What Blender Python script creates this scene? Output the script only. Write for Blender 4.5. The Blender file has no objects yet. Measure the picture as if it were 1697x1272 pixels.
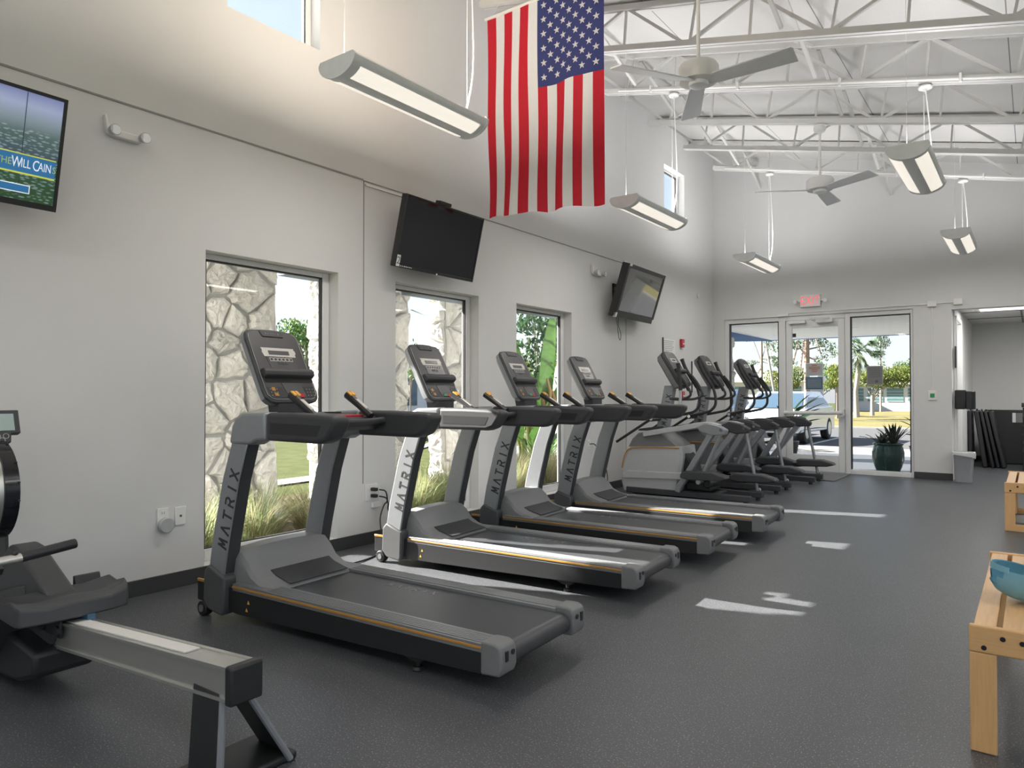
import bpy, bmesh, math, random
from mathutils import Vector, Matrix, Euler
R = random.Random(7)
SC = bpy.context.scene
COL = SC.collection
PI = math.pi

# ------------------------------------------------------------------ materials
def mat(name, col, rough=.5, metal=0.0, noise=.06, scale=25, bump=0.0, spec=.5, emit=0, island=0.0, coat=0, sss=0, stretch=None):
    m = bpy.data.materials.new(name); m.use_nodes = True
    nt = m.node_tree; N = nt.nodes; L = nt.links
    b = N['Principled BSDF']
    b.inputs['Roughness'].default_value = rough
    b.inputs['Metallic'].default_value = metal
    b.inputs['Specular IOR Level'].default_value = spec
    if coat: b.inputs['Coat Weight'].default_value = coat
    tc = N.new('ShaderNodeTexCoord'); no = N.new('ShaderNodeTexNoise')
    no.inputs['Scale'].default_value = scale; no.inputs['Detail'].default_value = 4
    if stretch:
        mp = N.new('ShaderNodeMapping'); mp.inputs['Scale'].default_value = stretch
        L.new(tc.outputs['Object'], mp.inputs[0]); L.new(mp.outputs[0], no.inputs[0])
    else:
        L.new(tc.outputs['Object'], no.inputs[0])
    mix = N.new('ShaderNodeMix'); mix.data_type = 'RGBA'
    c = Vector(col[:3])
    a1 = [max(0, x * (1 - noise)) for x in c]; a2 = [min(1, x * (1 + noise)) for x in c]
    mix.inputs[6].default_value = (*a1, 1); mix.inputs[7].default_value = (*a2, 1)
    L.new(no.outputs[0], mix.inputs[0])
    out = mix.outputs[2]
    if island:
        g = N.new('ShaderNodeNewGeometry'); hs = N.new('ShaderNodeHueSaturation')
        mr = N.new('ShaderNodeMapRange'); mr.inputs[3].default_value = 1 - island; mr.inputs[4].default_value = 1 + island
        L.new(g.outputs['Random Per Island'], mr.inputs[0]); L.new(mr.outputs[0], hs.inputs['Value'])
        mh = N.new('ShaderNodeMapRange'); mh.inputs[3].default_value = .5 - island * .06; mh.inputs[4].default_value = .5 + island * .06
        mu = N.new('ShaderNodeMath'); mu.operation = 'FRACT'; m2 = N.new('ShaderNodeMath'); m2.operation = 'MULTIPLY'; m2.inputs[1].default_value = 7.3
        L.new(g.outputs['Random Per Island'], m2.inputs[0]); L.new(m2.outputs[0], mu.inputs[0]); L.new(mu.outputs[0], mh.inputs[0])
        L.new(mh.outputs[0], hs.inputs['Hue']); L.new(out, hs.inputs['Color']); out = hs.outputs[0]
    L.new(out, b.inputs['Base Color'])
    if bump:
        bp = N.new('ShaderNodeBump'); bp.inputs['Strength'].default_value = bump; bp.inputs['Distance'].default_value = .01
        L.new(no.outputs[0], bp.inputs['Height']); L.new(bp.outputs[0], b.inputs['Normal'])
    if emit:
        b.inputs['Emission Strength'].default_value = emit
        L.new(out, b.inputs['Emission Color'])
    if sss:
        tr = N.new('ShaderNodeBsdfTranslucent'); ms = N.new('ShaderNodeMixShader'); ms.inputs[0].default_value = sss
        L.new(out, tr.inputs[0]); L.new(b.outputs[0], ms.inputs[1]); L.new(tr.outputs[0], ms.inputs[2])
        L.new(ms.outputs[0], N['Material Output'].inputs[0])
    return m

def glass_mat(name, tint=(.89, .90, .92), refl=1.45):
    m = bpy.data.materials.new(name); m.use_nodes = True
    nt = m.node_tree; N = nt.nodes; L = nt.links
    N.remove(N['Principled BSDF'])
    t = N.new('ShaderNodeBsdfTransparent'); t.inputs[0].default_value = (*tint, 1)
    g = N.new('ShaderNodeBsdfGlossy'); g.inputs['Roughness'].default_value = .01
    fr = N.new('ShaderNodeFresnel'); fr.inputs[0].default_value = refl
    mx = N.new('ShaderNodeMixShader')
    L.new(fr.outputs[0], mx.inputs[0]); L.new(t.outputs[0], mx.inputs[1]); L.new(g.outputs[0], mx.inputs[2])
    L.new(mx.outputs[0], N['Material Output'].inputs[0])
    return m

def floor_mat():
    m = mat('rubber_floor', (.072, .077, .085), .40, noise=.12, scale=3, spec=.5)
    nt = m.node_tree; N = nt.nodes; L = nt.links; b = N['Principled BSDF']
    base = b.inputs['Base Color'].links[0].from_socket
    tc = N.new('ShaderNodeTexCoord'); n2 = N.new('ShaderNodeTexNoise'); n2.inputs['Scale'].default_value = 150; n2.inputs['Detail'].default_value = 1
    L.new(tc.outputs['Object'], n2.inputs[0])
    cr = N.new('ShaderNodeValToRGB'); cr.color_ramp.elements[0].position = .615; cr.color_ramp.elements[1].position = .70
    L.new(n2.outputs[0], cr.inputs[0])
    mx = N.new('ShaderNodeMix'); mx.data_type = 'RGBA'; mx.inputs[7].default_value = (.27, .28, .29, 1)
    L.new(cr.outputs[0], mx.inputs[0]); L.new(base, mx.inputs[6]); L.new(mx.outputs[2], b.inputs['Base Color'])
    bp = N.new('ShaderNodeBump'); bp.inputs['Strength'].default_value = .25; bp.inputs['Distance'].default_value = .004
    L.new(n2.outputs[0], bp.inputs['Height']); L.new(bp.outputs[0], b.inputs['Normal'])
    return m

def deck_mat():
    m = mat('roof_deck_panel', (.70, .69, .665), .9, noise=.10, scale=160, bump=.5)
    nt = m.node_tree; N = nt.nodes; L = nt.links; b = N['Principled BSDF']
    base = b.inputs['Base Color'].links[0].from_socket
    tc = N.new('ShaderNodeTexCoord'); sp = N.new('ShaderNodeSeparateXYZ'); L.new(tc.outputs['Object'], sp.inputs[0])
    d = N.new('ShaderNodeMath'); d.operation = 'DIVIDE'; d.inputs[1].default_value = 1.45
    f = N.new('ShaderNodeMath'); f.operation = 'FRACT'; lt = N.new('ShaderNodeMath'); lt.operation = 'LESS_THAN'; lt.inputs[1].default_value = .007
    L.new(sp.outputs[0], d.inputs[0]); L.new(d.outputs[0], f.inputs[0]); L.new(f.outputs[0], lt.inputs[0])
    mx = N.new('ShaderNodeMix'); mx.data_type = 'RGBA'; mx.inputs[7].default_value = (.26, .26, .26, 1)
    L.new(lt.outputs[0], mx.inputs[0]); L.new(base, mx.inputs[6]); L.new(mx.outputs[2], b.inputs['Base Color'])
    return m

M = {}
M['wall'] = mat('painted_wall', (.70, .70, .692), .85, noise=.015, scale=6)
M['floor'] = floor_mat()
M['deck'] = deck_mat()
M['white'] = mat('white_paint', (.80, .795, .77), .5, noise=.02)
M['steel_white'] = mat('white_steel', (.66, .655, .635), .55, noise=.03)
M['frame'] = mat('white_aluminium', (.76, .765, .76), .4, noise=.02)
M['gasket'] = mat('black_gasket', (.02, .022, .025), .5)
M['base'] = mat('baseboard_rubber', (.045, .047, .05), .55)
M['seam'] = mat('seam_grey', (.30, .30, .29), .8)  # plain grey of the wall panel joints
M['glass'] = glass_mat('window_glass')
M['black'] = mat('black_plastic', (.018, .019, .021), .45)
M['black_gloss'] = mat('black_gloss', (.012, .013, .018), .12)
M['dark'] = mat('charcoal_plastic', (.045, .047, .052), .5)
M['dark2'] = mat('charcoal_face', (.055, .054, .058), .42)
M['grey'] = mat('grey_plastic', (.17, .175, .18), .5)
M['hood'] = mat('hood_plastic', (.235, .24, .245), .45)
M['silver'] = mat('silver_paint', (.30, .315, .335), .36, metal=.35)
M['silver_l'] = mat('light_silver_paint', (.46, .47, .48), .42, metal=.15)
M['alu'] = mat('brushed_aluminium', (.60, .60, .57), .32, metal=.85, stretch=(2, 60, 60), noise=.10, scale=8)
M['chrome'] = mat('chrome', (.7, .7, .72), .15, metal=1)
M['belt'] = mat('tread_belt', (.052, .055, .061), .40, noise=.15, scale=300)
M['rail'] = mat('ribbed_rail', (.24, .25, .26), .38, metal=.35)
M['gold'] = mat('amber_stripe', (.46, .23, .045), .4)
M['boot'] = mat('boot_plastic', (.085, .088, .092), .5)
M['amber'] = mat('amber_button', (.85, .42, .05), .4)
M['red'] = mat('red_plastic', (.45, .02, .035), .4)
M['green'] = mat('green_button', (.03, .30, .10), .4)
M['letter'] = mat('dark_lettering', (.03, .032, .035), .5)
M['letter_g'] = mat('grey_lettering', (.22, .22, .23), .5)
M['display'] = mat('display_grey', (.10, .10, .105), .25)
M['dispw'] = mat('display_surround', (.62, .60, .56), .45)
M['lcd'] = mat('grey_lcd', (.38, .48, .46), .25)
M['lens'] = mat('lamp_lens', (1, .93, .83), .5, noise=.01, emit=.72)
M['lensw'] = mat('lamp_lens_white', (1, .96, .90), .5, noise=.01, emit=1.1)
M['lampbody'] = mat('lamp_housing', (.90, .92, .93), .4)
M['fan'] = mat('fan_blade', (.80, .82, .84), .5)
M['wood'] = mat('pale_pine', (.70, .44, .215), .45, noise=.16, scale=6, stretch=(18, 1.2, 18))
M['woodx'] = mat('pale_pine_across', (.70, .42, .185), .45, noise=.16, scale=6, stretch=(1.2, 18, 18))
M['woodz'] = mat('pale_pine_upright', (.70, .42, .185), .45, noise=.16, scale=6, stretch=(18, 18, 1.2))
M['bolt'] = mat('dark_bolt', (.03, .03, .035), .35, metal=.6)
M['cap'] = mat('teal_cap_cotton', (.20, .42, .52), .85, noise=.10, scale=60)
M['capd'] = mat('teal_cap_inside', (.10, .27, .36), .9, noise=.10, scale=60)
M['trash'] = mat('grey_bin', (.33, .34, .36), .5)
M['liner'] = mat('white_liner', (.80, .80, .80), .6, sss=.2)
M['vinyl'] = mat('black_vinyl', (.022, .023, .026), .38, noise=.1)
M['rubber'] = mat('dumbbell_rubber', (.02, .02, .022), .5)
M['paper'] = mat('paper', (.78, .79, .79), .8)
M['paperg'] = mat('grey_notice', (.20, .20, .20), .7)
M['noticeb'] = mat('blue_notice', (.05, .12, .20), .6)
M['notice'] = mat('pale_notice', (.40, .42, .43), .7)
M['ink'] = mat('ink', (.10, .11, .12), .8)
M['exit'] = mat('exit_red', (1, .16, .17), .5, emit=.55)
M['mat'] = mat('door_mat', (.20, .205, .21), .95, noise=.2, scale=120)
M['flag_r'] = mat('flag_red', (.58, .012, .03), .75, noise=.08, scale=40, sss=.30)
M['flag_w'] = mat('flag_white', (.80, .79, .78), .75, noise=.03, scale=40, sss=.30)
M['flag_b'] = mat('flag_blue', (.035, .045, .17), .75, noise=.10, scale=40, sss=.20)
# outside
M['stone'] = mat('pale_fieldstone', (.92, .885, .82), .9, noise=.24, scale=16, bump=1.0, island=.20)
next(n for n in M['stone'].node_tree.nodes if n.bl_idname == 'ShaderNodeBump').inputs['Distance'].default_value = .035
M['mortar'] = mat('mortar', (.52, .52, .52), .95, noise=.15, scale=30, bump=.4)
M['fascia'] = mat('slate_fascia', (.16, .21, .27), .6)
M['bluef'] = mat('blue_fascia', (.06, .16, .38), .6)
M['soffit'] = mat('soffit', (.76, .78, .78), .8)
M['lawn'] = mat('lawn_grass', (.066, .078, .026), .95, noise=.5, scale=3, spec=.08)
M['lawn_dry'] = mat('dry_lawn', (.165, .148, .066), .95, noise=.35, scale=1.2, spec=.08)
M['asphalt'] = mat('asphalt', (.10, .102, .105), .9, noise=.2, scale=8, spec=.1)
M['concrete'] = mat('concrete', (.25, .25, .24), .9, noise=.1, scale=10, spec=.1)
M['mulch'] = mat('planting_bed', (.13, .105, .065), .95, noise=.5, scale=18, spec=.08)
M['paint'] = mat('road_paint', (.6, .6, .58), .8)
M['blade'] = mat('grass_blade', (.30, .36, .18), .7, island=.45, sss=.35)
M['blade_d'] = mat('dry_grass_blade', (.50, .45, .29), .8, island=.40, sss=.35)
M['leaf'] = mat('leaf_green', (.075, .15, .035), .6, island=.6, sss=.35)
M['leaf_y'] = mat('leaf_yellow_green', (.15, .19, .035), .6, island=.5, sss=.4)
M['leaf_d'] = mat('leaf_dark', (.04, .085, .035), .6, island=.5, sss=.3)
M['leaf_p'] = mat('pine_needles', (.07, .12, .055), .7, island=.5, sss=.3)
M['banana'] = mat('banana_leaf', (.055, .125, .028), .4, noise=.45, scale=7, sss=.30, stretch=(1, 1, 3))
M['bronze'] = mat('bromeliad_leaf', (.045, .06, .04), .5, island=.5, noise=.2)
M['brown'] = mat('dry_leaf', (.22, .13, .06), .85, island=.4)
M['flower'] = mat('orange_flower', (.75, .25, .03), .6, island=.3, sss=.3)
M['trunk'] = mat('bark', (.20, .16, .125), .95, noise=.35, scale=20, bump=.6)
M['trunk_r'] = mat('pine_bark', (.26, .19, .15), .95, noise=.35, scale=14, bump=.6)
M['trunk_g'] = mat('grey_bark', (.36, .33, .29), .95, noise=.25, scale=14, bump=.5)
M['pot'] = mat('green_glaze', (.028, .080, .070), .2, noise=.35, scale=5)
M['soil'] = mat('soil', (.05, .04, .03), .95)
M['house'] = mat('house_siding', (.50, .52, .53), .8)
M['house_w'] = mat('house_window', (.10, .19, .20), .25)
M['roofing'] = mat('house_roof', (.50, .50, .49), .8)
M['carw'] = mat('car_white', (.70, .72, .74), .2, coat=.6)
M['carb'] = mat('car_blue', (.10, .22, .42), .22, coat=.6)
M['carg'] = mat('car_glass', (.05, .09, .13), .06)
M['tyre'] = mat('tyre', (.02, .02, .02), .8)

# ------------------------------------------------------------------ mesh building
class MB:
    def __init__(s): s.v = []; s.f = []; s.mi = []
    def add(s, vs, fs, mi=0):
        o = len(s.v); s.v += [tuple(x) for x in vs]
        for f in fs: s.f.append(tuple(i + o for i in f)); s.mi.append(mi)
        return s
    def box(s, lo, hi, mi=0, T=None):
        x0, y0, z0 = lo; x1, y1, z1 = hi
        vs = [Vector(p) for p in ((x0,y0,z0),(x1,y0,z0),(x1,y1,z0),(x0,y1,z0),(x0,y0,z1),(x1,y0,z1),(x1,y1,z1),(x0,y1,z1))]
        if T: vs = [T @ p for p in vs]
        return s.add(vs, [(0,3,2,1),(4,5,6,7),(0,1,5,4),(1,2,6,5),(2,3,7,6),(3,0,4,7)], mi)
    def cbox(s, c, d, mi=0, T=None):
        return s.box([c[i] - d[i] / 2 for i in range(3)], [c[i] + d[i] / 2 for i in range(3)], mi, T)
    def prism(s, pts, ax, a, b, mi=0, T=None):
        """polygon in the plane normal to ax ('x': (y,z), 'y': (x,z), 'z': (x,y)) pushed from a to b"""
        def P(p, t):
            if ax == 'x': return Vector((t, p[0], p[1]))
            if ax == 'y': return Vector((p[0], t, p[1]))
            return Vector((p[0], p[1], t))
        n = len(pts); vs = [P(p, a) for p in pts] + [P(p, b) for p in pts]
        if T: vs = [T @ p for p in vs]
        fs = [tuple(range(n - 1, -1, -1)), tuple(range(n, 2 * n))] + [(i, (i + 1) % n, n + (i + 1) % n, n + i) for i in range(n)]
        return s.add(vs, fs, mi)
    def loft(s, rings, close=True, caps=True, mi=0):
        n = len(rings[0]); vs = [p for r in rings for p in r]; fs = []
        for k in range(len(rings) - 1):
            for i in range(n if close else n - 1):
                j = (i + 1) % n
                fs.append((k*n+i, k*n+j, (k+1)*n+j, (k+1)*n+i))
        if caps: fs += [tuple(range(n - 1, -1, -1)), tuple((len(rings)-1)*n + i for i in range(n))]
        return s.add(vs, fs, mi)
    def tube(s, pts, r, seg=10, mi=0, sec=None, up=None, caps=True):
        """round tube, or a swept section sec=[(a,b)..] with a along 'up x dir' """
        pts = [Vector(p) for p in pts]; n = len(pts)
        rs = r if isinstance(r, (list, tuple)) else [r] * n
        rings = []; prev = None
        for i in range(n):
            d = (pts[min(i + 1, n - 1)] - pts[max(i - 1, 0)]).normalized()
            if up is not None: a = Vector(up).cross(d)
            elif prev is not None: a = prev - d * prev.dot(d)
            else: a = d.orthogonal()
            if a.length < 1e-6: a = d.orthogonal()
            a.normalize(); b = d.cross(a); prev = a
            if sec: rings.append([pts[i] + a * (p[0] * rs[i]) + b * (p[1] * rs[i]) for p in sec])
            else: rings.append([pts[i] + (a * math.cos(2*PI*k/seg) + b * math.sin(2*PI*k/seg)) * rs[i] for k in range(seg)])
        return s.loft(rings, True, caps, mi)
    def cyl(s, p, q, r, seg=16, mi=0): return s.tube([p, q], r, seg, mi)
    def lathe(s, prof, c=(0, 0, 0), seg=24, mi=0, T=None):
        rings = []
        for r, z in prof:
            ring = [Vector((c[0] + max(r, 1e-4) * math.cos(2*PI*k/seg), c[1] + max(r, 1e-4) * math.sin(2*PI*k/seg), c[2] + z)) for k in range(seg)]
            if T: ring = [T @ p for p in ring]
            rings.append(ring)
        return s.loft(rings, True, True, mi)
    def ball(s, c, r, seg=12, mi=0, sc=(1, 1, 1)):
        rings = []
        for i in range(1, seg):
            t = PI * i / seg
            rings.append([Vector((c[0] + r*sc[0]*math.sin(t)*math.cos(2*PI*k/seg), c[1] + r*sc[1]*math.sin(t)*math.sin(2*PI*k/seg), c[2] - r*sc[2]*math.cos(t))) for k in range(seg)])
        return s.loft(rings, True, True, mi)
    def obj(s, name, m, parent=None, bev=0, smooth=None, seg=2, loc=None, rot=None, mats=None):
        me = bpy.data.meshes.new(name); me.from_pydata(s.v, [], s.f); me.update()
        bm = bmesh.new(); bm.from_mesh(me); bmesh.ops.recalc_face_normals(bm, faces=bm.faces); bm.to_mesh(me); bm.free()
        for x in (mats or [m]): me.materials.append(x if not isinstance(x, str) else M[x])
        if mats: me.polygons.foreach_set('material_index', s.mi)
        o = bpy.data.objects.new(name, me); COL.objects.link(o)
        if parent: o.parent = parent
        if loc is not None: o.location = loc
        if rot is not None: o.rotation_euler = rot
        if bev:
            b = o.modifiers.new('edge', 'BEVEL'); b.width = bev; b.segments = seg; b.limit_method = 'ANGLE'; b.angle_limit = math.radians(35)
        if smooth is None: smooth = True
        if smooth:
            me.polygons.foreach_set('use_smooth', [True] * len(me.polygons))
            me.set_sharp_from_angle(angle=math.radians(35))
        me.update()
        return o

def tag(o, label, cat, group=None, kind=None):
    o['label'] = label; o['category'] = cat
    if group: o['group'] = group
    if kind: o['kind'] = kind
    return o
def thing(name, label, cat, loc=(0, 0, 0), rz=0, group=None, rot=None):
    o = bpy.data.objects.new(name, None); COL.objects.link(o); o.empty_display_size = .1
    o.location = loc; o.rotation_euler = rot if rot else (0, 0, rz)
    return tag(o, label, cat, group)
def struct(o, label=None):
    o['kind'] = 'structure'
    if label: o['label'] = label
    return o
def copy_tree(o, parent=None):
    c = o.copy(); COL.objects.link(c)
    if parent: c.parent = parent
    for ch in list(o.children): copy_tree(ch, c)
    return c
def text(s, size, m, parent, loc, X, Y, depth=.001, name='lettering', align='CENTER', sx=1.0):
    cu = bpy.data.curves.new('t', 'FONT'); cu.body = s; cu.size = size; cu.extrude = depth; cu.align_x = align; cu.align_y = 'CENTER'; cu.resolution_u = 3
    t = bpy.data.objects.new('t', cu); COL.objects.link(t)
    bpy.context.view_layer.update()
    me = bpy.data.meshes.new_from_object(t.evaluated_get(bpy.context.evaluated_depsgraph_get()))
    bpy.data.objects.remove(t); bpy.data.curves.remove(cu)
    X = Vector(X).normalized(); Y = Vector(Y).normalized(); Z = X.cross(Y); loc = Vector(loc)
    for v in me.vertices: v.co = loc + X * (v.co.x * sx) + Y * v.co.y + Z * v.co.z
    me.materials.clear(); me.materials.append(M[m]); me.name = name
    o = bpy.data.objects.new(name, me); COL.objects.link(o)
    if parent: o.parent = parent
    return o
GLYPH = {'M': [[(0,0),(.14,1),(.5,.25),(.86,1),(1,0)]], 'A': [[(0,0),(.5,1),(1,0)]], 'T': [[(0,1),(1,1)],[(.5,1),(.5,0)]],
         'R': [[(.08,0),(.08,.62)],[(.08,1),(.75,1),(.95,.83),(.95,.65),(.75,.46),(.08,.46)],[(.55,.46),(1,0)]], 'I': [[(.5,0),(.5,1)]], 'X': [[(0,0),(1,1)],[(0,1),(1,0)]]}
def strokes(word, m, parent, o, X, Y, h, pitch, w=.62, sw=.16, name='lettering'):
    """plain geometric capitals drawn as thin raised strokes"""
    mb = MB(); X = Vector(X).normalized(); Y = Vector(Y).normalized(); Z = X.cross(Y); o = Vector(o)
    for i, ch in enumerate(word):
        for line in GLYPH[ch]:
            for p, q in zip(line, line[1:]):
                p = Vector((p[0]*h*w + i*pitch, p[1]*h)); q = Vector((q[0]*h*w + i*pitch, q[1]*h))
                d = (q - p).normalized(); n = Vector((-d.y, d.x)) * (sw*h/2); p = p - d*(sw*h*.4); q = q + d*(sw*h*.4)
                vs = []
                for z in (-.0005, .0015):
                    for t in (p - n, q - n, q + n, p + n): vs.append(o + X*t.x + Y*t.y + Z*z)
                mb.add(vs, [(0,3,2,1),(4,5,6,7),(0,1,5,4),(1,2,6,5),(2,3,7,6),(3,0,4,7)])
    return mb.obj(name, m, parent, smooth=False)
def rrect(w, h, r, n=4, ox=0, oy=0):
    pts = []
    for cx, cy, a0 in ((w/2-r, h/2-r, 0), (-w/2+r, h/2-r, 90), (-w/2+r, -h/2+r, 180), (w/2-r, -h/2+r, 270)):
        for k in range(n + 1):
            a = math.radians(a0 + 90*k/n); pts.append((ox + cx + r*math.cos(a), oy + cy + r*math.sin(a)))
    return pts
def smooth_path(pts, n=6):
    """Catmull-Rom through the points"""
    P = [Vector(p) for p in pts]; P = [2*P[0]-P[1]] + P + [2*P[-1]-P[-2]]; out = []
    for i in range(1, len(P) - 2):
        for k in range(n):
            t = k / n
            out.append(.5*((2*P[i]) + (P[i+1]-P[i-1])*t + (2*P[i-1]-5*P[i]+4*P[i+1]-P[i+2])*t*t + (3*P[i]-P[i-1]-3*P[i+1]+P[i+2])*t**3))
    out.append(P[-2]); return out
# ------------------------------------------------------------------ room
YF = 12.13; XR = 9.6; YB = -5.6
def deck_z(x): return 5.42 - .22 * x
WIN = [(2.65, 3.79, .10, 2.236), (4.43, 5.59, .10, 2.246), (6.24, 7.38, .10, 2.243)]
HIW = [(2.80, 3.60, 3.965, 4.765), (6.45, 7.24, 3.955, 4.765), (10.07, 10.85, 3.95, 4.765)]
def grid_wall(name, ax, t0, t1, u0, u1, z0, z1, holes, m='wall'):
    us = sorted({u0, u1, *[h[0] for h in holes], *[h[1] for h in holes]}); us = [u for u in us if u0 <= u <= u1]
    mb = MB()
    for a, b in zip(us, us[1:]):
        hs = sorted([h for h in holes if h[0] <= a + 1e-6 and h[1] >= b - 1e-6], key=lambda h: h[2])
        z = z0; segs = []
        for h in hs:
            if h[2] > z + 1e-6: segs.append((z, h[2]))
            z = h[3]
        if z < z1 - 1e-6: segs.append((z, z1))
        for s0, s1 in segs:
            if ax == 'x': mb.box((t0, a, s0), (t1, b, s1))
            else: mb.box((a, t0, s0), (b, t1, s1))
    return struct(mb.obj(name, m, smooth=False))
grid_wall('wall_left', 'x', -.2, 0, YB, YF + .2, 0, 5.42, WIN + HIW)
# far wall: storefront opening and the wide opening to the side room, sloped top under the deck
SF = (.19, 3.064, 0, 2.535); OPN = (3.555, 8.4, 0, 2.487)
mb = MB(); zc = 2.6
us = [0, SF[0], SF[1], OPN[0], OPN[1], XR]
for a, b in zip(us, us[1:]):
    z = SF[3] if (a, b) == SF[:2] else OPN[3] if (a, b) == OPN[:2] else 0
    mb.box((a, YF, z), (b, YF + .2, zc))
mb.prism([(0, zc), (XR, zc), (XR, deck_z(XR)), (0, deck_z(0))], 'y', YF, YF + .2)
struct(mb.obj('wall_far', 'wall', smooth=False))
# unseen walls behind and beside the camera, with openings added for fill light
grid_wall('wall_right', 'x', XR, XR + .2, YB, YF + .2, 0, deck_z(XR), [(-4.5, -1, .5, 2.6), (0, 3.5, .5, 2.6), (4.5, 8, .5, 2.6)])
mb = MB()
for a, b, z in ((0, .8, 0), (.8, 4.2, 2.8), (4.2, 5.2, 0), (5.2, 8.8, 2.8), (8.8, XR, 0)): mb.box((a, YB - .2, z), (b, YB, 3.0))
for a, b in ((.8, 4.2), (5.2, 8.8)): mb.box((a, YB - .2, 0), (b, YB, .3))
mb.prism([(0, 3.0), (XR, 3.0), (XR, deck_z(XR)), (0, deck_z(0))], 'y', YB - .2, YB)
struct(mb.obj('wall_back', 'wall', smooth=False))
mb = MB(); mb.box((-.2, YB - .2, -.12), (XR + .2, 16.2, 0)); struct(mb.obj('floor', 'floor', smooth=False))
mb = MB(); mb.prism([(-.35, deck_z(-.35)), (XR + .5, deck_z(XR + .5)), (XR + .5, deck_z(XR + .5) + .14), (-.35, deck_z(-.35) + .14)], 'y', YB - .4, YF + .5)
struct(mb.obj('ceiling', 'deck', smooth=False))
# side room
mb = MB(); mb.box((3.38, YF + .2, 0), (3.58, 12.42, 2.62)); mb.box((3.38, 13.36, 0), (3.58, 15.98, 2.62)); mb.box((3.38, 12.42, 2.42), (3.58, 13.36, 2.62))
struct(mb.obj('wall_alcove', 'wall', smooth=False))
mb = MB(); mb.box((3.38, 15.98, 0), (9.2, 16.18, 2.62)); struct(mb.obj('wall_alcove_end', 'wall', smooth=False))
mb = MB(); mb.box((9.0, YF + .2, 0), (9.2, 15.98, 2.62)); struct(mb.obj('wall_alcove_right', 'wall', smooth=False))
mb = MB(); mb.box((3.3, YF + .2, 2.57), (9.2, 16.18, 2.63)); oc = struct(mb.obj('ceiling_alcove', 'white', smooth=False))
mb = MB()
for x in (4.35, 5.57): mb.box((x, YF + .2, 2.562), (x + .025, 15.98, 2.5695))
for y in (13.6, 14.8): mb.box((3.58, y, 2.562), (9.0, y + .025, 2.5695))
struct(mb.obj('trim_1', 'grey', smooth=False), 'grid lines of the side room ceiling')
# side room door
mb = MB()
for y in (12.42, 13.30): mb.box((3.36, y, 0), (3.60, y + .06, 2.42))
mb.box((3.36, 12.48, 2.36), (3.60, 13.30, 2.42))
d = struct(mb.obj('door_2', 'frame', bev=.004)); mb = MB(); mb.box((3.42, 12.48, .01), (3.465, 13.30, 2.36)); mb.obj('door_leaf', 'white', d)
mb = MB(); mb.cyl((3.465, 12.56, 1.0), (3.52, 12.56, 1.0), .018); mb.cyl((3.52, 12.55, 1.0), (3.52, 12.68, 1.0), .011); mb.obj('handle', 'chrome', d)
# baseboards
mb = MB()
mb.box((.001, YB, 0), (.014, YF, .10))
struct(mb.obj('baseboard_left', 'base', bev=.003))
mb = MB()
for a, b in ((.014, .19), (3.064, 3.56), (8.4, XR)): mb.box((a, YF - .014, 0), (b, YF - .001, .10))
struct(mb.obj('baseboard_far', 'base', bev=.003))
mb = MB(); mb.box((3.581, 13.36, 0), (3.594, 15.98, .10)); mb.box((3.594, 15.966, 0), (9.0, 15.979, .10)); struct(mb.obj('baseboard_alcove', 'base'))
# wall reveals (panel joints)
mb = MB(); mb.box((.0005, YB, 3.046), (.005, 4.05, 3.058)); mb.box((.0005, 4.05, 3.040), (.004, 8.80, 3.049))
struct(mb.obj('trim_2', 'seam', smooth=False), 'thin horizontal joint along the long wall')
mb = MB(); mb.box((.0005, 4.053, .51), (.004, 4.061, 3.046)); mb.box((.0005, 8.80, .10), (.004, 8.808, 3.0)); struct(mb.obj('trim_3', 'seam', smooth=False), 'upright joints on the long wall')
# wire moulding beside the second screen
o = MB().box((.001, 4.07, 3.005), (.012, 4.72, 3.020)).obj('wire_channel', 'white', bev=.002)
tag(o, 'thin white wire channel running along the wall to the screen marked 2', 'wire channel')

def window(n, y0, y1, z0, z1, xg=-.12, fw=.065, low=.085):
    mb = MB(); x0, x1 = xg - .05, xg + .01
    mb.box((x0, y0, z0), (x1, y0 + fw, z1)); mb.box((x0, y1 - fw, z0), (x1, y1, z1))
    mb.box((x0, y0 + fw, z1 - fw * .6), (x1, y1 - fw, z1)); mb.box((x0, y0 + fw, z0), (x1, y1 - fw, z0 + low))
    o = struct(mb.obj('window_%d' % n, 'frame', bev=.006))
    mb = MB(); a, b, c, d = y0 + fw, y1 - fw, z0 + low, z1 - fw * .6; g = .012; X0, X1 = xg - .03, xg - .001
    mb.box((X0, a, c), (X1, a + g, d)); mb.box((X0, b - g, c), (X1, b, d)); mb.box((X0, a, d - g), (X1, b, d)); mb.box((X0, a, c), (X1, b, c + g * .6))
    mb.obj('gasket', 'gasket', o, smooth=False)
    mb = MB(); mb.add([(xg - .02, a + .004, c + .004), (xg - .02, b - .004, c + .004), (xg - .02, b - .004, d - .004), (xg - .02, a + .004, d - .004)], [(0, 1, 2, 3)])
    mb.obj('pane', 'glass', o, smooth=False)
    return o
for i, w in enumerate(WIN): window(i + 1, *w)
for i, w in enumerate(HIW): window(i + 4, *w, fw=.05, low=.05)

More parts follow.
